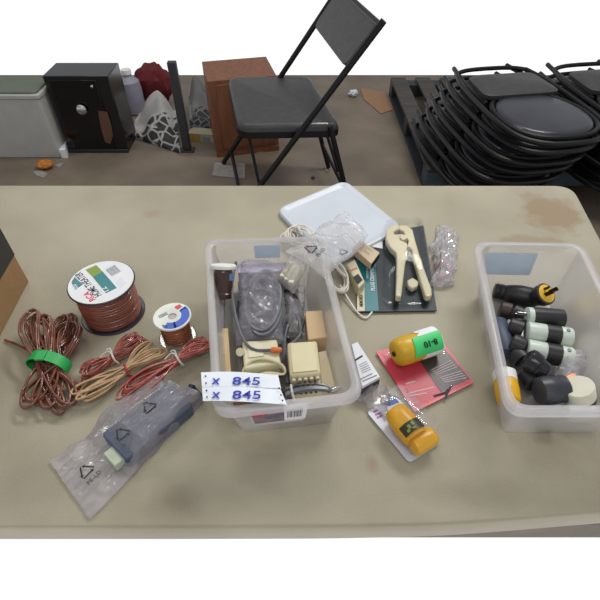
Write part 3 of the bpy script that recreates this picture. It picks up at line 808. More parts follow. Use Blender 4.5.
for a, t0_, w in ((-.1, .68, .10), (.25, .70, .12), (.0, .82, .06), (.45, .80, .08)):
    w1, _, _ = wrap(pa, ax, .0190, a, a+.22, L*t0_, L*(t0_+w), n=3, th=.0003); m.add(w1.v, w1.f)
build(m, 'label_print', mat('olive_green', (130, 140, 50), .5), dl)
br = [p6(175, 135, 0), p6(285, 85, 0), p6(525, 345, 0), p6(365, 452, 0)]
build(shell(setz(br, T), T+.005, T+.046, rad=.014, ins=.008, lip=.005), 'blister', BLIS, LP, ang=50)

# ------------------------------------------------------------------ right bin contents (electrical plugs)
cr8 = (485, 270, 4.29)
def p8(x, y, h): return PT(485+x/4.29, 270+y/4.29, h)
GP = 'electrical plugs in the right bin'
def conn(name, label, a, b, prof, m, extra=(), group=GP, n=24, cat='plug', flat=1.0):
    """connector lying along a->b; prof list of (r, fraction)"""
    ax = (b-a); L = ax.length; ax.normalize(); loc = (a+b)/2; loc = V((loc.x, loc.y, min(a.z, b.z)-max(p[0] for p in prof)))
    t = thing(name, label, cat, loc, group)
    build(MB().lathe([(r, f*L) for r, f in prof], a, ax, n, flat), 'housing', m, t, ang=45)
    for nm, pr, mm in extra:
        build(MB().lathe([(r, f*L) for r, f in pr], a, ax, n, flat), nm, mm, t, ang=45)
    return t, a, ax, L
RIB = [(.0115, 0), (.0138, .04), (.0138, .10), (.0124, .12), (.0138, .14), (.0138, .22), (.0124, .24), (.0142, .27), (.0175, .45), (.0190, .6), (.0190, .9), (.0155, .97), (.012, 1)]
conn('rubber_connector', 'black ribbed rubber connector at the back left of the right bin', p8(38, 88, .022), p8(222, 128, .022), RIB, BLACK)
# yellow faced plug
fc = p8(262, 102, .050); fd = V((.30, -.42, .86)).normalized()
YP = thing('round_plug', 'round plug with yellow face and two blades pointing up in the right bin', 'plug', fc-fd*.045, GP)
build(MB().lathe([(.010, -.042), (.012, -.038), (.0135, -.02), (.0178, -.012), (.0185, -.004), (.0185, 0), (.0165, .001)], fc, fd, 28), 'housing', BLACK, YP)
build(MB().lathe([(.0155, 0), (.0155, .0018), (.0145, .0026)], fc, fd, 28), 'yellow_face', mat('yellow_face', (226, 180, 50), .4), YP)
ux, uy = axes(fd)
for s_ in (-1, 1):
    m = MB(); c_ = fc+ux*.0060*s_+fd*.010; M_ = Matrix((ux, uy, fd)).transposed(); m.box(c_, (.0016, .0065, .019), M_); build(m, 'blade', mat('dark_brass', (66, 50, 30), .35, metal=.7), YP)
m = MB(); m.cyl(fc-uy*.008, fc-uy*.008+fd*.012, .0022); build(m, 'ground_pin', mat('dark_brass', (66, 50, 30)), YP)
t, a, ax, L = conn('round_plug', 'black cylindrical plug with a white collar and metal prong in the right bin', p8(198, 200, .042), p8(335, 210, .042),
    [(.013, 0), (.0155, .02), (.0158, .85), (.0150, .98), (.011, 1)], BLACK, [('white_collar', [(.012, -.16), (.0148, -.14), (.0148, .03), (.013, .04)], PALEG)])
for s_ in (-1, 0, 1):
    x_, y_ = axes(ax); m = MB(); m.box(a-ax*.015+x_*.006*s_+y_*(.004 if s_ else -.005), (.016, .0015, .006), Matrix((ax, x_, y_)).transposed()); build(m, 'prong', STEEL, t)
m = MB()
for q_ in ((302, 182), (320, 236)):
    m.ball(p8(q_[0], q_[1], .058), .0022)
def nyl(label, a, b):
    t, a, ax, L = conn('nylon_connector', label, a, b, [(.012, 0), (.0150, .02), (.0155, .06), (.0155, .42), (.0150, .44), (.0150, .72), (.0158, .74), (.0158, .97), (.0145, 1)], PALEG,
         [('black_band', [(.0150, .415), (.0164, .42), (.0164, .735), (.0150, .74)], BLACK)])
    x_, y_ = axes(ax); u_ = (V((0, 0, 1))-ax*ax.z).normalized()
    m = MB(); m.cyl(a+ax*L*.86+u_*.0150, a+ax*L*.86+u_*.0168, .0030); build(m, 'screw', mat('dull_steel', (90, 95, 100), .35, metal=.8), t)
nyl('pale nylon connector with black band, the upper of two in the right bin', p8(176, 262, .036), p8(368, 292, .036))
nyl('pale nylon connector with black band, the lower of two in the right bin', p8(176, 338, .030), p8(372, 378, .030))
conn('rubber_connector', 'glossy black connector lying diagonally under the pale connectors', p8(175, 372, .044), p8(258, 442, .032),
    [(.010, 0), (.0160, .06), (.0175, .2), (.0175, .5), (.0155, .55), (.0155, .9), (.012, 1)], mat('black_shiny', (28, 28, 32), .22))
conn('rubber_connector', 'black plug pressed to the left wall of the right bin, beside the white collar plug', p8(118, 178, .026), p8(168, 205, .026), [(.009, 0), (.0135, .08), (.0145, .5), (.0145, .9), (.011, 1)], BLACK)
conn('rubber_connector', 'black plug at the left end of the upper pale connector', p8(100, 240, .028), p8(160, 262, .028), [(.011, 0), (.015, .08), (.016, .5), (.016, .92), (.012, 1)], BLACK)
conn('rubber_connector', 'black plug at the left end of the lower pale connector', p8(108, 308, .030), p8(168, 338, .028), [(.011, 0), (.015, .08), (.016, .5), (.015, .92), (.012, 1)], BLACK)
conn('round_plug', 'charcoal round plug at the front of the right bin beside the cream one', p8(225, 520, .030), p8(345, 508, .030), [(.013, 0), (.0190, .05), (.0205, .3), (.0205, .62), (.0190, .66), (.0195, .94), (.016, 1)], mat('charcoal_plastic', (44, 46, 56), .4, rgb2=(54, 56, 66)))
conn('round_plug', 'cream and black round plug in the front right of the right bin', p8(410, 560, .018), p8(400, 498, .046), [(.0170, 0), (.0200, .05), (.0200, .32), (.0190, .34)], BLACK,
    [('cream_shell', [(.0185, .33), (.0205, .36), (.0205, .95), (.0190, 1)], mat('cream_shell', (206, 204, 184), .4))])
conn('round_plug', 'yellow plug with white collar seen through the left wall of the right bin', PT(509, 402, .020), PT(504, 372, .024), [(.014, 0), (.0165, .05), (.0170, .4), (.0165, .64)], YEL,
    [('white_collar', [(.0150, .64), (.0168, .66), (.0168, .97), (.015, 1)], WHITEP)])
conn('rubber_connector', 'slate blue connector seen through the upper left wall of the right bin', PT(497, 322, .018), PT(506, 354, .018), [(.013, 0), (.0155, .05), (.0155, .9), (.012, 1)], mat('slate_rubber', (60, 72, 92), .5))
conn('rubber_connector', 'dark connector seen through the front wall of the right bin', PT(538, 418, .016), PT(556, 420, .016), [(.011, 0), (.013, .1), (.013, .9), (.010, 1)], BLACK)
conn('round_plug', 'pale green plug seen through the front wall of the right bin', PT(566, 412, .016), PT(592, 412, .016), [(.011, 0), (.0145, .1), (.0145, .9), (.012, 1)], PALEG)
conn('rubber_connector', 'black plug lying on the bin floor under the diagonal connector', p8(170, 440, .018), p8(215, 495, .018), [(.011, 0), (.0145, .1), (.015, .9), (.012, 1)], BLACK)
conn('rubber_connector', 'dark brown plug half hidden below the ribbed connector in the right bin', p8(62, 168, .018), p8(112, 182, .018), [(.010, 0), (.0140, .08), (.0150, .5), (.0150, .9), (.011, 1)], mat('brown_rubber', (52, 40, 36), .5))
conn('rubber_connector', 'small black plug under the left end of the diagonal connector', p8(128, 352, .022), p8(166, 392, .022), [(.010, 0), (.0135, .08), (.0145, .5), (.0145, .9), (.011, 1)], BLACK)
cs = [p8(278, 490, .0), p8(400, 480, .0), p8(385, 412, .0), p8(300, 420, .0)]
mb = bagmesh(cs, 16, 16, lambda u, v: .034+.010*math.sin(PI*u), .005, 70, 3, bottom=.006, jag=.004)
CB = thing('plastic_bag', 'small clear bag with copper piece inside the right bin', 'bag', p8(335, 450, .005))
build(mb, 'film', BAG2, CB, ang=30)
m = MB(); m.box(p8(365, 462, .030), (.014, .005, .008), Matrix.Rotation(.5, 4, 'Z')); build(m, 'copper_piece', mat('copper', (190, 110, 80), .3, metal=.8), CB)

# ------------------------------------------------------------------ left bin contents
# amber pill bottle
a, b = PT(223, 298, .058), PT(223.5, 268, .098); ax = b-a; L = ax.length; ax.normalize()
BT = thing('pill_bottle', 'dark brown bottle with white cap at the back left of the middle bin', 'bottle', a)
AMB = mat('amber_brown', (66, 42, 32), .25, rgb2=(76, 48, 36), coat=.3)
build(MB().lathe([(.0135, 0), (.0160, .0015), (.0165, .004), (.0165, .008), (.0148, .010), (.0148, L-.008), (.0140, L-.002), (.012, L)], a, ax, 28), 'bottle_body', AMB, BT)
build(MB().lathe([(.0190, L-.001), (.0200, L), (.0202, L+.004), (.0190, L+.0055), (.012, L+.006)], a, ax, 32), 'cap', WHITEP, BT)
up_ = (V((0, 0, 1))-ax*ax.z).normalized(); sd = ax.cross(up_)
wm, _, _ = wrap(a, ax, .0150, .9, 1.9, L*.62, L*.85); build(wm, 'blue_label', mat('blue_paper', (96, 140, 195), .5), BT)

# bag with grey coil
m = MB(); random.seed(21)
GC = mat('grey_cable', (84, 86, 92), .35, rgb2=(104, 106, 112))
DG = mat('dark_grey_cable', (58, 60, 66), .35)
coil(m, 264, 304, 17, 30, .040, 9, .0034, tilt=.12, jit=3.0); coil(m, 262, 296, 12, 20, .035, 7, .003, tilt=-.5, jit=4)
GCO = thing('cable_coil', 'grey cable coil inside a clear bag in the middle bin', 'cable', PT(264, 306, .03))
build(m, 'cable_loops', GC, GCO)
def pillow(corners, h0, thick, seed, nx=30, ny=40, amp=.006, fr=55):
    A, B, C_, D = corners; mb = MB(); vs = []; fs = []
    for lay in (0, 1):
        for j in range(ny+1):
            for i in range(nx+1):
                u, v = i/nx, j/ny; p = A*(1-u)*(1-v)+B*u*(1-v)+C_*u*v+D*(1-u)*v
                q = V((p.x*fr, p.y*fr, seed)); r_ = 1-abs(noise.noise(q))*2
                e = (math.sin(PI*u)*math.sin(PI*v)); e = max(0, e)**.35
                jj = noise.noise_vector(q*.7)*.006
                vs.append(V((p.x+jj.x, p.y+jj.y, p.z+(thick*e+amp*r_*e if lay == 0 else -thick*.6*e))))
    W = nx+1; n1 = W*(ny+1)
    for j in range(ny):
        for i in range(nx): a = j*W+i; fs.append((a, a+1, a+W+1, a+W)); fs.append((n1+a, n1+a+W, n1+a+W+1, n1+a+1))
    return mb.add(vs, fs)
cs = [PT(238, 345, .05), PT(286, 345, .05), PT(284, 266, .062), PT(240, 262, .062)]
B1 = thing('plastic_bag', 'clear bag full of grey cable in the back of the middle bin', 'bag', PT(262, 306, .02))
build(pillow(cs, 0, .026, 3), 'film', BAG2, B1, ang=30)
# other dark cables
def cable(name, label, pts, r, m, k=8, ends=None):
    mb = MB(); mb.tube(sp([PT(x, y, h) for x, y, h in pts], k), r, 8)
    t = thing(name, label, 'cable', PT(*pts[0]), 'loose cables in the middle bin'); build(mb, 'sheath', m, t)
    if ends:
        for (i, rr, LL, em) in ends:
            p = PT(*pts[i]); q_ = PT(*pts[i-1 if i else 1]); d = (p-q_).normalized()
            build(MB().lathe([(rr*.6, -.002), (rr, 0), (rr, LL*.7), (rr*.7, LL)], p, d, 14), 'connector', em, t)
    return t
ORG = mat('orange_plastic', (215, 110, 60), .5)
cable('cable', 'thin grey cable ending in an orange tip over the cream box', [(236, 262, .060), (232, 290, .07), (238, 325, .07), (246, 343, .066), (256, 350, .064), (272, 350, .066)], .0022, GC, ends=[(5, .0042, .014, ORG)])
cable('cable', 'dark cable along the back wall of the middle bin, under the clear bags', [(285, 275, .03), (296, 290, .055), (294, 312, .05), (286, 330, .05), (284, 352, .05), (288, 384, .05)], .0035, DG)
cable('cable', 'black cable crossing under the bag of cream plugs', [(282, 290, .055), (294, 296, .06), (300, 312, .045), (300, 330, .04)], .0042, BLACK)
cable('cable', 'black cable loop left of the grey cable bag', [(240, 300, .05), (238, 320, .05), (243, 338, .05), (252, 345, .04)], .0040, DG)
cable('cable', 'grey cable looping beside the tan box', [(286, 300, .05), (298, 318, .058), (300, 335, .052), (290, 345, .05)], .0025, GC)
cable('cable', 'black cable under the price slips at the bin front', [(245, 398, .052), (262, 396, .055), (280, 392, .056), (292, 390, .056)], .0030, BLACK)
# metallic clutter: clear bag of screws
cs = [PT(280, 338, .035), PT(304, 338, .035), PT(306, 286, .05), PT(284, 290, .05)]
B2 = thing('plastic_bag', 'clear bag between the grey cable bag and the tan box', 'bag', PT(294, 312, .02))
build(pillow(cs, 0, .016, 8, 20, 26), 'film', BAG, B2, ang=30)
m = MB(); random.seed(2)
for k in range(12):
    p = PT(random.uniform(286, 302), random.uniform(305, 335), .034+random.uniform(0, .008)); d = V((random.uniform(-1, 1), random.uniform(-1, 1), .2)).normalized()
    m.cyl(p, p+d*.014, .002, .001, 8); m.cyl(p-d*.001, p+d*.001, .0045, None, 10)
build(m, 'screws', STEEL, B2)['kind'] = 'stuff'
# cream plugs in bag
q = [(278, 278), (291, 289), (304, 262), (291, 254)]
B3 = thing('plug_bundle', 'cream phone plugs in a clear bag at the back right of the middle bin', 'plugs', PT(291, 272, .05))
PC = mat('pale_cream', (208, 204, 176), .4)
for k in range(3):
    a = PT(282+k*4.2, 279+k*3.2, .078); b = PT(290+k*4.2, 263+k*3.2, .082); d = b-a; M_ = Matrix.Rotation(math.atan2(d.y, d.x), 4, 'Z')
    build(MB().box((a+b)/2, (d.length, .0085, .009), M_), 'plug', PC, B3, bevel=.001)
    build(MB().tube(sp([b, PT(295+k*4, 256+k*2, .09), PT(301+k*3, 248+k, .10)], 5), .0014, 6), 'wire', WC, B3)
build(pillow([PT(276, 281, .072), PT(293, 293, .072), PT(308, 262, .09), PT(292, 250, .09)], 0, .012, 12, 16, 22, .004), 'film', BAG, B3, ang=30)
# boxes
def boxq(name, label, cat, pts, ztop, h, m, bevel=.0015, group=None):
    q = [PT(x, y, ztop) for x, y in pts]
    t = thing(name, label, cat, sum(q, V())/4-V((0, 0, h)), group); b = build(MB().ext(q, (0, 0, -h)), 'body', m, t, bevel=bevel)
    return t, q, b
TAN = mat('tan_carton', (190, 160, 120), .55, rgb2=(196, 168, 130))
boxq('small_box', 'tan rectangular box in the middle bin, near its right wall', 'box', [(305, 311), (322, 310), (327, 337), (308, 340)], .062, .035, TAN)
boxq('small_box', 'long beige box lying along the right wall inside the middle bin', 'box', [(318, 352), (326, 350), (336, 388), (322, 392)], .048, .035, mat('beige_box', (198, 182, 150), .5))
t, q, b = boxq('modular_adapter', 'cream adapter block with four short pins in the middle bin', 'adapter', [(287, 342), (317, 340), (321, 373), (290, 376)], .072, .022, mat('cream_adapter', (206, 196, 158), .4), .004)
boxb, qb, bb = boxq('small_box', 'cream box under the adapter block with four pins', 'box', [(291, 372), (321, 369), (326, 392), (293, 394)], .046, .035, CREAM)
for k in range(5):
    a = lerpq(q[3], q[2], .12+k*.19)+V((0, 0, -.008)); d = (q[3]-q[0]).normalized()
    build(MB().cyl(a-d*.002, a+d*.004, .0030, None, 12), 'jack_barrel', CREAM, t)
for k in range(4):
    a = lerpq(q[3], q[2], .32+k*.16)+V((0, 0, -.010)); d = (q[3]-q[0]).normalized()
    build(MB().tube([a+d*.002, a+d*.010+V((0, 0, -.002)), a+d*.020+V((0, 0, -.006))], .0019, 8), 'pin', mat('brown_pin', (84, 64, 48), .4), t)
m = MB(); q2 = inset(q, .004); build(MB().up([p+V((0, 0, .0)) for p in q2], .0015), 'raised_cover', mat('cream_adapter', (206, 196, 158)), t, bevel=.001)
# cream round surface box
t, q, b = boxq('junction_box', 'cream junction box with a coiled cream lead, left of the adapter block', 'box', [(242, 341), (277, 339), (281, 363), (244, 370)], .062, .030, mat('cream_box', (204, 198, 164), .45), .003)
m = MB()
for k in range(4):
    m.tube(sp([PT(243, 371, .045+k*.004), PT(252, 364-k, .052+k*.004), PT(266, 362-k, .056+k*.003), PT(282, 368-k, .052+k*.003), PT(284, 374, .046+k*.003), PT(266, 372+k*.5, .048+k*.003), PT(250, 377, .044+k*.003)], 5, True), .0018, 6, True)
build(m, 'coiled_lead', CREAM, t)
build(MB().up(PQ([(247, 345), (262, 344), (264, 356), (249, 358)], .0624), .001), 'cover_plate', PC, t)
build(MB().cyl(PT(240, 352, .045), PT(240, 352, .066), .006), 'side_post', CREAM, t)
# wood strip, tube
t, q, b = boxq('wooden_strip', 'pale wooden strip standing along the left wall of the middle bin', 'strip', [(218, 328), (228, 328), (231, 374), (221, 376)], .060, .012, mat('pale_wood', (196, 172, 128), .5, rgb2=(180, 152, 108), ns=14, stretch=(12, 1, 1)), .001)
build(MB().cyl(PT(223.5, 356, .0598), PT(223.5, 356, .0606), .0026), 'knot', mat('dark_knot', (90, 62, 40), .6), t)
t = thing('clear_tube', 'clear plastic tube beside the wooden strip below the brown bottle', 'tube', PT(225, 320, .03))
a, b = PT(221, 336, .055), PT(222, 300, .055); build(MB().cyl(a, b, .0055, None, 18), 'tube_wall', clear('tube_clear', haze=.2, rough=.1), t)
build(MB().cyl(a-(b-a).normalized()*.004, a, .006, None, 18), 'end_cap', WHITEP, t)
# boxes at bottom of bin to fill (brown/grey clutter seen between items)
boxq('small_box', 'brown box on the floor of the middle bin at its front left', 'box', [(228, 382), (246, 380), (248, 400), (231, 404)], .040, .034, mat('brown_box', (120, 92, 66), .6))
boxq('small_box', 'grey box at the bottom of the middle bin below the cable bag', 'box', [(238, 280), (286, 278), (290, 336), (240, 338)], .022, .018, mat('grey_box', (110, 112, 118), .5))
boxq('small_box', 'white slim box standing against the back wall of the middle bin', 'box', [(237, 264), (286, 262), (287, 271), (238, 273)], .062, .050, mat('lavender_white', (190, 184, 204), .5))
boxq('small_box', 'grey-brown box under the cream boxes in the middle bin', 'box', [(240, 345), (300, 345), (306, 385), (244, 388)], .026, .022, mat('taupe_box', (112, 102, 92), .6))
# grey audio cable bundle front
t = thing('cable_bundle', 'bundle of dark grey cable with white tie at the front of the middle bin', 'cable', PT(305, 392, .05))
m = MB(); random.seed(5)
for k in range(8):
    oy = random.uniform(-4, 4); oh = random.uniform(-.006, .006)
    m.tube(sp([PT(286, 393+oy, .056+oh), PT(298, 389+oy, .06+oh), PT(312, 387+oy*.8, .06+oh), PT(325, 388+oy*.6, .058+oh), PT(330, 391+oy*.3, .056+oh)], 5), .0024, 6)
build(m, 'cable_strands', mat('charcoal_cable', (74, 78, 86), .3, rgb2=(96, 100, 108)), t)
m = MB(); m.tube([PT(291, 385, .062), PT(292, 392, .069), PT(294, 400, .060)], .0016, 6); build(m, 'white_tie', WT, t)
build(MB().lathe([(.002, 0), (.004, .002), (.004, .01), (.002, .016)], PT(330, 391, .057), PT(338, 388, .057)-PT(330, 391, .057), 12), 'plug_tip', STEEL, t)

# price slips
SL = mat('slip_paper', (226, 232, 240), .6)
NS = thing('price_slip', 'white perforated price slips reading x 845 in blue marker on the bin front', 'paper', PT(243, 388, .102))
rows = [[(201, 372.5), (278, 374), (281, 388), (202, 387)], [(202, 387.5), (280.5, 388.5), (287, 404), (203, 401)]]
for r_, q in zip(('upper', 'lower'), rows):
    qq = PQ(q, .104); m = MB(); n = 14; vs = []
    for i in range(n+1):
        u = i/n; bow = .0025*math.sin(u*PI*1.3)
        a = lerpq(qq[0], qq[1], u)+V((0, 0, bow)); b = lerpq(qq[3], qq[2], u)+V((0, 0, bow*.7)); vs += [a, b, b+V((0, 0, .0004)), a+V((0, 0, .0004))]
    fs = []
    for i in range(n):
        for a, b in ((0, 1), (1, 2), (2, 3), (3, 0)): fs.append((i*4+a, i*4+b, i*4+4+b, i*4+4+a))
    fs += [(0, 1, 2, 3), (n*4+3, n*4+2, n*4+1, n*4)]
    m.add(vs, fs); s_ = build(m, 'paper_strip', SL, NS)
    d = PT(270, 380, 0)-PT(210, 379.2, 0)
    y0 = 384.5 if r_ == 'upper' else 398.5
    text('x', 'handwriting', PT(211.5, y0-.5, .1075), d, .019, BLUEINK, s_, thick=.0001)
    text('845', 'handwriting', PT(231.5, y0, .1078), d, .0165, BLUEINK, s_, thick=.0001, wide=1.45)
m = MB()
for x, y in ((205.5, 376), (206, 383), (206.5, 390.5), (207, 397), (279, 388), (281, 395), (282.5, 400.5)): m.cyl(PT(x, y, .1062 if x < 250 else .1058), PT(x, y, .1068 if x < 250 else .1072), .0011, None, 10)
build(m, 'perforations', INK, NS)

# ------------------------------------------------------------------ BACKGROUND
def vbox(pxL, pxR, pyb, h, depth, yaw=0):
    """upright box: bottom front edge from pixel pxL to pxR at py on floor"""
    a = P(pxL, pyb[0], 0); b = P(pxR, pyb[1], 0); d = (b-a).normalized(); n = V((-d.y, d.x, 0))
    if n.y < 0: n = -n
    return [a, b, b+n*depth, a+n*depth], d, n
# white tote
q, d, n = vbox(-60, 62, (158, 158), .37, .25)
WTT = thing('storage_tote', 'white plastic tote with grey-green lid on the floor at the back left', 'tote', sum(q, V())/4)
build(MB().up(rnd(q, .02, 4), .335), 'tub', mat('white_tote', (166, 166, 162), .5, rgb2=(172, 172, 168)), WTT, bevel=.006)
build(MB().up([p+V((0, 0, .335)) for p in rnd(inset(q, -.008), .025, 4)], .022), 'tote_rim', mat('white_tote', (150, 150, 148)), WTT, bevel=.004)
build(MB().up([p+V((0, 0, .357)) for p in rnd(inset(q, .01), .02, 4)], .010), 'lid', mat('lid_green_grey', (92, 100, 84), .6), WTT, bevel=.003, label='grey-green lid')
build(MB().up([P(62, 158, 0), P(68, 158, 0), P(69, 149, 0), P(62, 149, 0)], .05), 'corner_tab', PAPER, WTT)
# black cabinet
q, d, n = vbox(70, 129, (152, 152), .40, .20)
BKC = thing('black_cabinet', 'glossy black cabinet with round chrome knob on the floor beside the white tote', 'cabinet', sum(q, V())/4)
cab = build(MB().up(q, .425), 'cabinet_body', BLACKG, BKC, bevel=.004)
m = MB(); f = [lerpq(q[0], q[1], .08)-n*.006, lerpq(q[0], q[1], .80)-n*.006, lerpq(q[0], q[1], .80), lerpq(q[0], q[1], .08)]; m.up([p+V((0, 0, .02)) for p in f], .385); dr = build(m, 'door', mat('black_door', (8, 8, 9), .12), BKC, bevel=.002)
kb = PY(82, 109, q[0].y-.012); build(MB().lathe([(.014, 0), (.026, .004), (.028, .012), (.022, .020), (.010, .023)], kb, (0, -1, 0), 24), 'knob', STEEL, dr)
kb2 = PY(92, 86.5, q[0].y-.008); build(MB().ball(kb2, .009), 'small_stud', STEEL, dr)
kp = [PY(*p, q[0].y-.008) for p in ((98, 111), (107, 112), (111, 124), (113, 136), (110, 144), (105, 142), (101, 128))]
build(MB().ext(kp, (0, .003, 0)), 'painted_reflection', mat('brown_reflection_paint', (92, 62, 48), .5), dr)  # brown reflection in the gloss door, painted as a thin panel
build(MB().up([p+V((0, -.012, 0)) for p in q[:2]]+[q[1], q[0]], .02), 'plinth', mat('dark_plinth', (36, 40, 46), .4), BKC, bevel=.002)
# second dark panel right of cabinet
# white jug
jb = P(136, 112, 0); build_j = MB().lathe([(.06, 0), (.07, .01), (.072, .15), (.065, .20), (.03, .23), (.028, .245)], jb, (0, 0, 1), 24)
J = thing('plastic_jug', 'pale lavender plastic jug standing between black cabinet and plaid cloth', 'jug', jb)
build(build_j, 'jug_body', mat('lavender_jug', (138, 136, 150), .5), J); build(MB().cyl(jb+V((0, 0, .245)), jb+V((0, 0, .27)), .032, .030, 20), 'jug_cap', WHITEP, J)
# red bag
def lump(c, sx, sy, sz, seed, amp=.25, n=26, fr=3):
    mb = MB(); mb.ball(V((0, 0, 0)), 1, n)
    out = []
    for p in mb.v:
        k = 1+amp*noise.noise(p*fr+V((seed, seed, 0))); q_ = V((p.x*sx*k, p.y*sy*k, max(-sz, p.z*sz*k)))
        out.append(V(c)+q_+V((0, 0, sz)))
    mb.v = out; return mb
RBG = build(lump(P(158, 104, 0), .12, .08, .13, 4), 'cloth_bag', mat('dark_red_cloth', (96, 20, 28), .8, bump=.3)); tag(RBG, 'dark red cloth bag behind the white and black cloth', 'bag')
# cloth with plaid
cl = MB(); cp = [(127, 127), (150, 150), (190, 150), (176, 96), (164, 96), (140, 112)]
a4 = [P(126, 140, 0), P(188, 152, 0), P(186, 112, 0), P(140, 112, 0)]
def heap(a4, hfun, nx, ny, seed, amp):
    mb = MB(); vs = []; fs = []; A, B, C_, D = a4
    for lay in (0, 1):
        for j in range(ny+1):
            for i in range(nx+1):
                u, v = i/nx, j/ny; p = A*(1-u)*(1-v)+B*u*(1-v)+C_*u*v+D*(1-u)*v
                z = hfun(u, v)+amp*noise.noise(V((p.x*14, p.y*14, seed))) if lay == 0 else 0
                edge = 1 if 0 < u < 1 and 0 < v < 1 else 0
                vs.append(V((p.x, p.y, max(.004, z)*(1 if lay == 0 else 0)+.002)))
    W = nx+1; n1 = W*(ny+1)
    for j in range(ny):
        for i in range(nx): a = j*W+i; fs.append((a, a+1, a+W+1, a+W)); fs.append((n1+a, n1+a+W, n1+a+W+1, n1+a+1))
    for i in range(nx): fs.append((i+1, i, n1+i, n1+i+1)); a = ny*W+i; fs.append((a, a+1, n1+a+1, n1+a))
    for j in range(ny): a = j*W; fs.append((a, a+W, n1+a+W, n1+a)); a = j*W+nx; fs.append((a+W, a, n1+a, n1+a+W))
    return mb.add(vs, fs)
def cloth_mat(name, w, k, sc, off):
    m = mat(name, w, .8, bump=.3, bs=20); nt = m.node_tree; N = nt.nodes.new; L = nt.links.new
    b = nt.nodes['Principled BSDF']; prev = b.inputs['Base Color'].links[0].from_socket
    wv = N('ShaderNodeTexVoronoi'); wv.feature = 'DISTANCE_TO_EDGE'; wv.inputs['Scale'].default_value = sc
    tc = N('ShaderNodeTexCoord'); L(tc.outputs['Object'], wv.inputs['Vector'])
    mr = N('ShaderNodeMapRange'); mr.inputs['From Min'].default_value = .05; mr.inputs['From Max'].default_value = .09; L(wv.outputs['Distance'], mr.inputs[0])
    sx = N('ShaderNodeSeparateXYZ'); L(tc.outputs['Object'], sx.inputs[0])
    gt_ = N('ShaderNodeMath'); gt_.operation = 'LESS_THAN'; gt_.inputs[1].default_value = off
    ad = N('ShaderNodeMath'); ad.operation = 'MULTIPLY_ADD'; ad.inputs[1].default_value = -.6; L(sx.outputs[0], ad.inputs[0]); L(sx.outputs[1], ad.inputs[2]); L(ad.outputs[0], gt_.inputs[0])
    mu = N('ShaderNodeMath'); mu.operation = 'MULTIPLY'; L(gt_.outputs[0], mu.inputs[0]); L(mr.outputs[0], mu.inputs[1])
    mx = N('ShaderNodeMix'); mx.data_type = 'RGBA'; L(mu.outputs[0], mx.inputs['Factor']); L(prev, mx.inputs['A']); mx.inputs['B'].default_value = lin(k)+(1,)
    L(mx.outputs['Result'], b.inputs['Base Color']); return m
o = build(heap([P(130, 137, 0), P(181, 154, 0), P(178, 122, 0), P(144, 116, 0)], lambda u, v: .02+.20*min(1, v*1.3)*(.5+.5*u)*math.sin(PI*min(.92, max(.06, u))), 30, 24, 2, .04), 'crumpled_cloth', cloth_mat('white_black_cloth', (150, 148, 145), (42, 40, 42), 14, -.03), smooth=True)
tag(o, 'white cloth with black patches heaped left of the dark post', 'cloth')
o = build(heap([P(192, 136, 0), P(213, 134, 0), P(211, 108, 0), P(190, 108, 0)], lambda u, v: .05+.14*v*math.sin(PI*min(.9, max(.1, u))), 20, 24, 7, .05), 'crumpled_cloth', cloth_mat('grey_cloth', (98, 98, 98), (40, 40, 42), 20, -.04))
tag(o, 'grey patterned cloth heaped between the dark post and the wooden cabinet', 'cloth')
q, d, n = vbox(189, 214, (141, 143), .05, .08)
PBX = thing('small_box', 'small white and yellow carton on the floor below the grey cloth', 'box', sum(q, V())/4)
build(MB().up(q, .05), 'carton', mat('offwhite_carton', (150, 145, 120), .6), PBX)
build(MB().up([q[0]-n*.002, lerpq(q[0], q[1], .45)-n*.002, lerpq(q[0], q[1], .45), q[0]], .05), 'yellow_panel', mat('dull_yellow', (160, 125, 60), .6), PBX)
build(MB().up([lerpq(q[0], q[1], .6)-n*.003, lerpq(q[0], q[1], .85)-n*.003, lerpq(q[0], q[1], .85), lerpq(q[0], q[1], .6)], .035), 'grey_panel', GREY, PBX)
# dark post
pb_ = P(187, 152, 0); PO = thing('metal_post', 'dark metal post standing on the floor between the two heaps of cloth', 'post', pb_)
build(MB().box(pb_+V((0, .02, .25)), (.045, .035, .48)), 'post', mat('dark_metal', (46, 48, 52), .5), PO, bevel=.004)
build(MB().box(pb_+V((0, .02, .005)), (.08, .06, .01)), 'foot_plate', mat('dark_metal', (46, 48, 52)), PO, bevel=.002)
# wooden cabinet
q, d, n = vbox(217, 279, (157, 150), .42, .30)
WD = thing('wooden_cabinet', 'brown wooden cabinet on the floor behind the folding chair', 'cabinet', sum(q, V())/4)
WDM = mat('brown_wood', (106, 62, 38), .5, rgb2=(124, 76, 48), ns=5, stretch=(8, 8, 1), bump=.1)
build(MB().up([p+V((0, 0, .03)) for p in q], .39), 'cabinet_body', WDM, WD, bevel=.003)
build(MB().up([p-n*.006+V((0, 0, .0)) for p in q[:2]]+[q[1], q[0]], .03), 'plinth', WDM, WD)
build(MB().up([lerpq(q[0], q[1], .12)-n*.006+V((0, 0, .05)), lerpq(q[0], q[1], .9)-n*.006+V((0, 0, .05)), lerpq(q[0], q[1], .9)+V((0, 0, .05)), lerpq(q[0], q[1], .12)+V((0, 0, .05))], .35), 'door', WDM, WD, bevel=.003)
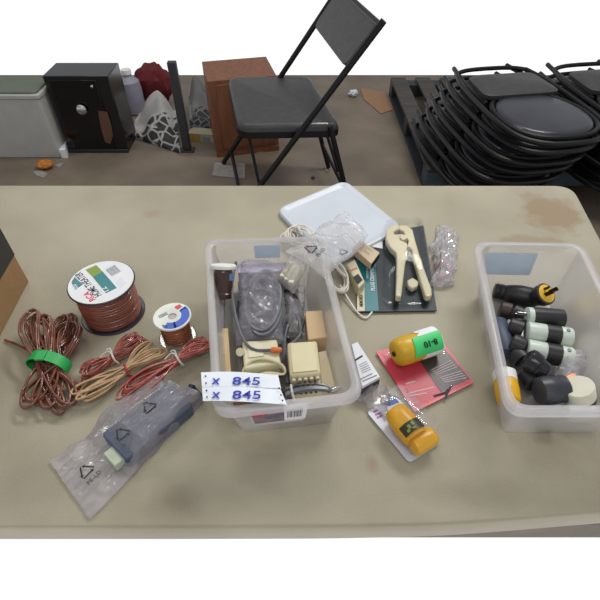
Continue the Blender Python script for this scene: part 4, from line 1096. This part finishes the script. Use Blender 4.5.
# floor scraps
def scrap(label, pts, m, h=.004, cat='paper', name='paper_scrap', z=0):
    r_ = [P(x, y, z+.001) for x, y in pts]; mb = MB(); mb.up(r_, h)
    o = build(mb, name, m); return tag(o, label, cat)
GP2 = mat('receipt_paper', (150, 146, 140), .6, rgb2=(132, 128, 124), ns=40)
scrap('pale paper slip lying flat on the floor below the wooden cabinet', [(215, 163), (245, 164), (245, 179), (212, 176)], GP2)
scrap('small white scrap on the floor under the chair seat', [(254, 149), (262, 147), (264, 152), (257, 153)], GP2)
scrap('tiny white scrap on the floor right of the chair frame', [(325, 167), (329, 168), (328, 172), (325, 171)], GP2)
scrap('brown cardboard flap on the floor at the foot of the pallet', [(360, 88), (385, 93), (393, 110), (381, 114), (364, 100)], mat('floor_cardboard', (138, 104, 76), .7), cat='cardboard', name='cardboard_piece')
o = build(lump(P(353, 96, 0), .03, .03, .02, 3, .5), 'crumpled_paper', mat('white_crumple', (205, 208, 212), .6)); tag(o, 'crumpled white paper beside the brown cardboard flap', 'paper')
o = build(lump(P(46, 168, 0), .045, .035, .022, 5, .3), 'orange_wrapper', mat('orange_wrap', (190, 118, 30), .5, rgb2=(160, 90, 30), ns=30)); tag(o, 'crumpled orange wrapper on the floor in front of the white tote', 'wrapper')
scrap('white torn paper under the orange wrapper', [(33, 172), (40, 170), (48, 174), (44, 178), (37, 176)], GP2, .002)
scrap('grey scrap beside the orange wrapper on its right', [(54, 165), (64, 163), (60, 168)], GP2, .002)
o = build(lump(P(313, 178.5, 0), .010, .01, .005, 5, .3), 'floor_speck', INK); tag(o, 'small dark crumb on the floor between the chair legs', 'debris')

# ------------------------------------------------------------------ open folding chair
VIN = mat('black_vinyl', (48, 47, 48), .45, rgb2=(57, 56, 57), ns=30, bump=.1, bs=200)
FRM = mat('chair_frame_black', (15, 15, 17), .4, spec=.3)
a = P(238, 126, .47); b = P(341, 124, .47); ex = (b-a).normalized(); eyv = V((-ex.y, ex.x, 0))
yawc = math.radians(9); eyd = (P(226, 76, .47)-a); eyd.normalize()
mid = (a+b)/2; W2 = (b-a).length/2; Dp = .56
def c3(u, v, z): return V((mid.x, mid.y, 0))+ex*u+eyd*v+V((0, 0, z))
CH = thing('folding_chair', 'open black folding chair with padded seat standing behind the table', 'chair', c3(0, .22, 0))
ring = [c3(-W2, 0, 0), c3(W2, 0, 0), c3(W2*.95, Dp, 0), c3(-W2*.97, Dp, 0)]
rr = rnd(ring, .06, 6)
m = MB(); m.loft([setz(rr, .435), setz(rr, .455), setz(rnd(inset(ring, .006), .055, 6), .466), setz(rnd(inset(ring, .02), .05, 6), .472)]); seat = build(m, 'seat', VIN, CH, ang=50)
m = MB(); m.loft([setz(rnd(inset(ring, -.004), .062, 6), .415), setz(rnd(inset(ring, -.004), .062, 6), .440)]); build(m, 'seat_rim', FRM, CH)
yn = -.028
# near-side and far-side tubes (front leg runs up to the backrest)
Yn = mid.y-.03
tA = PY(343, 75, Yn); tB = PY(262, 183, Yn)
dirt = (tA-tB).normalized()
f0 = tB-dirt*(tB.z-.01)/dirt.z; f1 = tB+dirt*(.86-tB.z)/dirt.z
sh_ = eyd*(Dp+.055)*.92
for s_, nm in ((V(), 'front_leg'), (sh_, 'front_leg')):
    m = MB(); m.tube(sp([f0+s_, tB+s_, tA+s_, f1+s_], 5), .0125, 10); build(m, nm, FRM, CH)
rA = PY(330, 126, Yn+.03); rB = PY(344, 183, Yn+.03); dr_ = (rA-rB).normalized(); r0 = rB-dr_*(rB.z-.01)/dr_.z
for s_ in (V(), sh_*.86):
    m = MB(); m.tube([r0+s_, rA+s_], .0115, 10); build(m, 'rear_leg', FRM, CH)
m = MB(); m.tube([f1-dirt*.02, f1-dirt*.02+sh_], .0125, 10); build(m, 'top_rail', FRM, CH)
m = MB(); m.tube([lerpq(f0, tB, .35), lerpq(f0, tB, .35)+sh_], .009, 8); build(m, 'cross_bar', FRM, CH); m = MB(); m.tube([lerpq(r0, rA, .3), lerpq(r0, rA, .3)+sh_*.86], .009, 8); build(m, 'cross_bar', FRM, CH)
m = MB(); m.tube([PY(249, 137, Yn+.1), PY(259, 183, Yn+.02)], .007, 8); build(m, 'brace', FRM, CH); m = MB(); m.tube([PY(325, 128, Yn+.25), PY(338, 172, Yn+.22)], .007, 8); build(m, 'brace', FRM, CH)
bk0 = f1-dirt*.20; m = MB(); nb_ = dirt.cross(sh_.normalized()).normalized()*.008
q = [bk0+nb_+sh_*.03, bk0+nb_+sh_*.97, f1-dirt*.01+nb_+sh_*.97, f1-dirt*.01+nb_+sh_*.03]
m.ext(rnd(q, .04, 5), -nb_*2.5); build(m, 'backrest', VIN, CH, bevel=.004)
m = MB(); k_ = PY(325, 123, Yn-.014); m.cyl(PY(312, 123.5, Yn-.010), PY(328, 123.5, Yn-.010), .004); build(m, 'hinge_rod', STEEL, CH)

# ------------------------------------------------------------------ stacked folded chairs on pallet
PAL = mat('pallet_wood', (74, 66, 58), .7, rgb2=(52, 50, 48), ns=6, stretch=(1, 6, 1)); PAD = mat('pallet_dark', (36, 42, 48), .6)
ax0 = P(392, 80, .12); ax1 = P(440, 200, .12); dP = (ax1-ax0).normalized(); nP = V((dP.y*-1, dP.x, 0)); 
if nP.x < 0: nP = -nP
PL = thing('pallet', 'worn wooden pallet under the stacked folding chairs at the back right', 'pallet', ax0+V((0, 0, -.12)))
LL = 1.25; s0 = ax0+dP*-.05
def pb(o1, o2, w, l, h, z):   # board starting at offset
    a = s0+dP*o1+nP*o2; return [V((p.x, p.y, z)) for p in (a, a+dP*l, a+dP*l+nP*w, a+nP*w)]
for k in range(8):
    build(MB().up(pb(0, k*.17, .10, LL, 0, .10), .02), 'deck_board', PAL, PL, bevel=.002)
for k in range(3):
    build(MB().up(pb(k*(LL-.09)/2, 0, 1.29, .09, 0, .02), .08), 'stringer', mat('blue_grey_wood', (68, 82, 92), .6, rgb2=(58, 70, 80)) if k == 2 else PAD, PL, bevel=.002)
for k in range(3):
    build(MB().up(pb(0, k*.6, .09, LL, 0, .0), .02), 'bottom_board', PAD, PL)
def folded(name, label, group):
    """folded chair lying flat, seat end at -y, origin under the seat centre"""
    t = thing(name, label, 'chair', (0, 0, 0), group)
    def oval(w, l, z, p=2.6, n=36, cy=0, near=1.0):
        out = []
        for i in range(n):
            a = 2*PI*i/n; cx, sy = math.cos(a), math.sin(a)
            x = w*math.copysign(abs(cx)**(2/p), cx); y = l*math.copysign(abs(sy)**(2/p), sy)
            if y > 0: x *= 1-.10*(y/l)
            out.append(V((x, cy+y, z)))
        return out
    build(MB().loft([oval(.185, .20, .012), oval(.190, .205, .018), oval(.185, .20, .026), oval(.165, .18, .030)]), 'seat', SEATM, t, ang=60)
    m = MB(); m.tube(oval(.205, .222, .016), .011, 8, True, ); build(m, 'seat_frame', FRM, t)
    for s_ in (-1, 1):
        m = MB(); m.tube(sp([(s_*.0, -.262, .010), (s_*.10, -.252, .010), (s_*.19, -.19, .012), (s_*.228, -.06, .016), (s_*.232, .15, .018), (s_*.222, .36, .022), (s_*.19, .50, .026)], 4), .012, 8); build(m, 'side_tube', FRM, t)
        m = MB(); m.tube(sp([(s_*.18, .16, .008), (s_*.185, .36, .008), (s_*.15, .62, .010)], 4), .011, 8); build(m, 'leg', FRM, t)
    build(MB().loft([[V((x, y, .022)) for x, y in bp], [V((x, y, .040)) for x, y in bp], [V((x*.95, .34+(y-.34)*.92, .046)) for x, y in bp]]), 'backrest', VIN, t, ang=50)
    m = MB(); m.tube(sp([(-.19, .50, .026), (-.1, .535, .028), (.1, .535, .028), (.19, .50, .026)], 5), .011, 8); build(m, 'top_rail', FRM, t)
    return t
SEATM = mat('dark_seat_plastic', (42, 42, 52), .30, rgb2=(52, 52, 62), ns=8, bump=.05, bs=20)
bp = [(p.x, p.y) for p in rnd([V((-.19, .17, 0)), V((.19, .17, 0)), V((.175, .42, 0)), V((-.175, .42, 0))], .05, 5)]
NZ = 7; proto = None
sc = P(540, 119, .42); ang = math.atan2(dP.y, dP.x)+PI/2+.17
ords = ['topmost', 'second from the top', 'third from the top', 'fourth from the top', 'fifth from the top', 'sixth from the top', 'lowest']
for st, (base, cnt, dz) in enumerate(((V((sc.x, sc.y, 0)), 7, .049), (V((sc.x+.52, sc.y+.06, 0)), 7, .049))):
    for k in range(cnt):
        lab_ = 'black folded chair, %s in the %s stack on the pallet' % (ords[k], ('left', 'right')[st])
        if proto is None: o = proto = folded('folded_chair', lab_, 'folded chairs stacked on the pallet')
        else: o = copy_tree(proto)
        o['label'] = lab_
        z = .130+(cnt-1-k)*dz
        o.location = base+V((-.026*k*(1 if st == 0 else .3)+(.01 if k % 2 else 0), .008*k+(.012 if k % 2 else 0), z)); o.rotation_euler = (0, 0, ang+(.02 if k % 2 else -.015))

# ------------------------------------------------------------------ camera, light
cam = bpy.data.cameras.new('camera'); co = bpy.data.objects.new('camera', cam); COL.objects.link(co)
cam.sensor_width = 36; cam.lens = 36*FPX/600; cam.clip_start = .02
co.location = (0, 0, CAMZ); co.rotation_euler = (math.radians(45), 0, 0); S.camera = co

w = bpy.data.worlds.new('world'); S.world = w; w.use_nodes = True; nt = w.node_tree; bg = nt.nodes['Background']
tc = nt.nodes.new('ShaderNodeTexCoord'); sx = nt.nodes.new('ShaderNodeSeparateXYZ'); nt.links.new(tc.outputs['Generated'], sx.inputs[0])
rp = nt.nodes.new('ShaderNodeValToRGB'); e = rp.color_ramp.elements; e[0].position = .0; e[1].position = .12
e[0].color = (1.05, 1.05, 1.05, 1); e[1].color = (.42, .43, .445, 1)
nt.links.new(sx.outputs['Z'], rp.inputs[0]); nt.links.new(rp.outputs[0], bg.inputs[0]); bg.inputs[1].default_value = 1.0
def area(name, loc, tgt, sx_, sy_, en, colr=(1, .98, .94)):
    l = bpy.data.lights.new(name, 'AREA'); l.shape = 'RECTANGLE'; l.size = sx_; l.size_y = sy_; l.energy = en; l.color = colr
    o = bpy.data.objects.new(name, l); COL.objects.link(o); o.location = loc; o.rotation_euler = (V(tgt)-V(loc)).to_track_quat('-Z', 'Y').to_euler()
area('ceiling_light', (1.2, 2.4, 3.4), (.1, .6, .74), 1.6, .25, 58)
area('ceiling_light', (-1.2, 2.6, 3.4), (-.1, .6, .74), 1.6, .25, 22)
area('ceiling_light', (.3, -1.0, 3.4), (0, .6, .74), 1.6, .25, 14)
S.view_settings.view_transform = 'Standard'; S.view_settings.look = 'None'; S.view_settings.exposure = 0; S.view_settings.gamma = 1
S.view_settings.use_curve_mapping = False
S.cycles.transparent_max_bounces = 32; S.cycles.max_bounces = 8
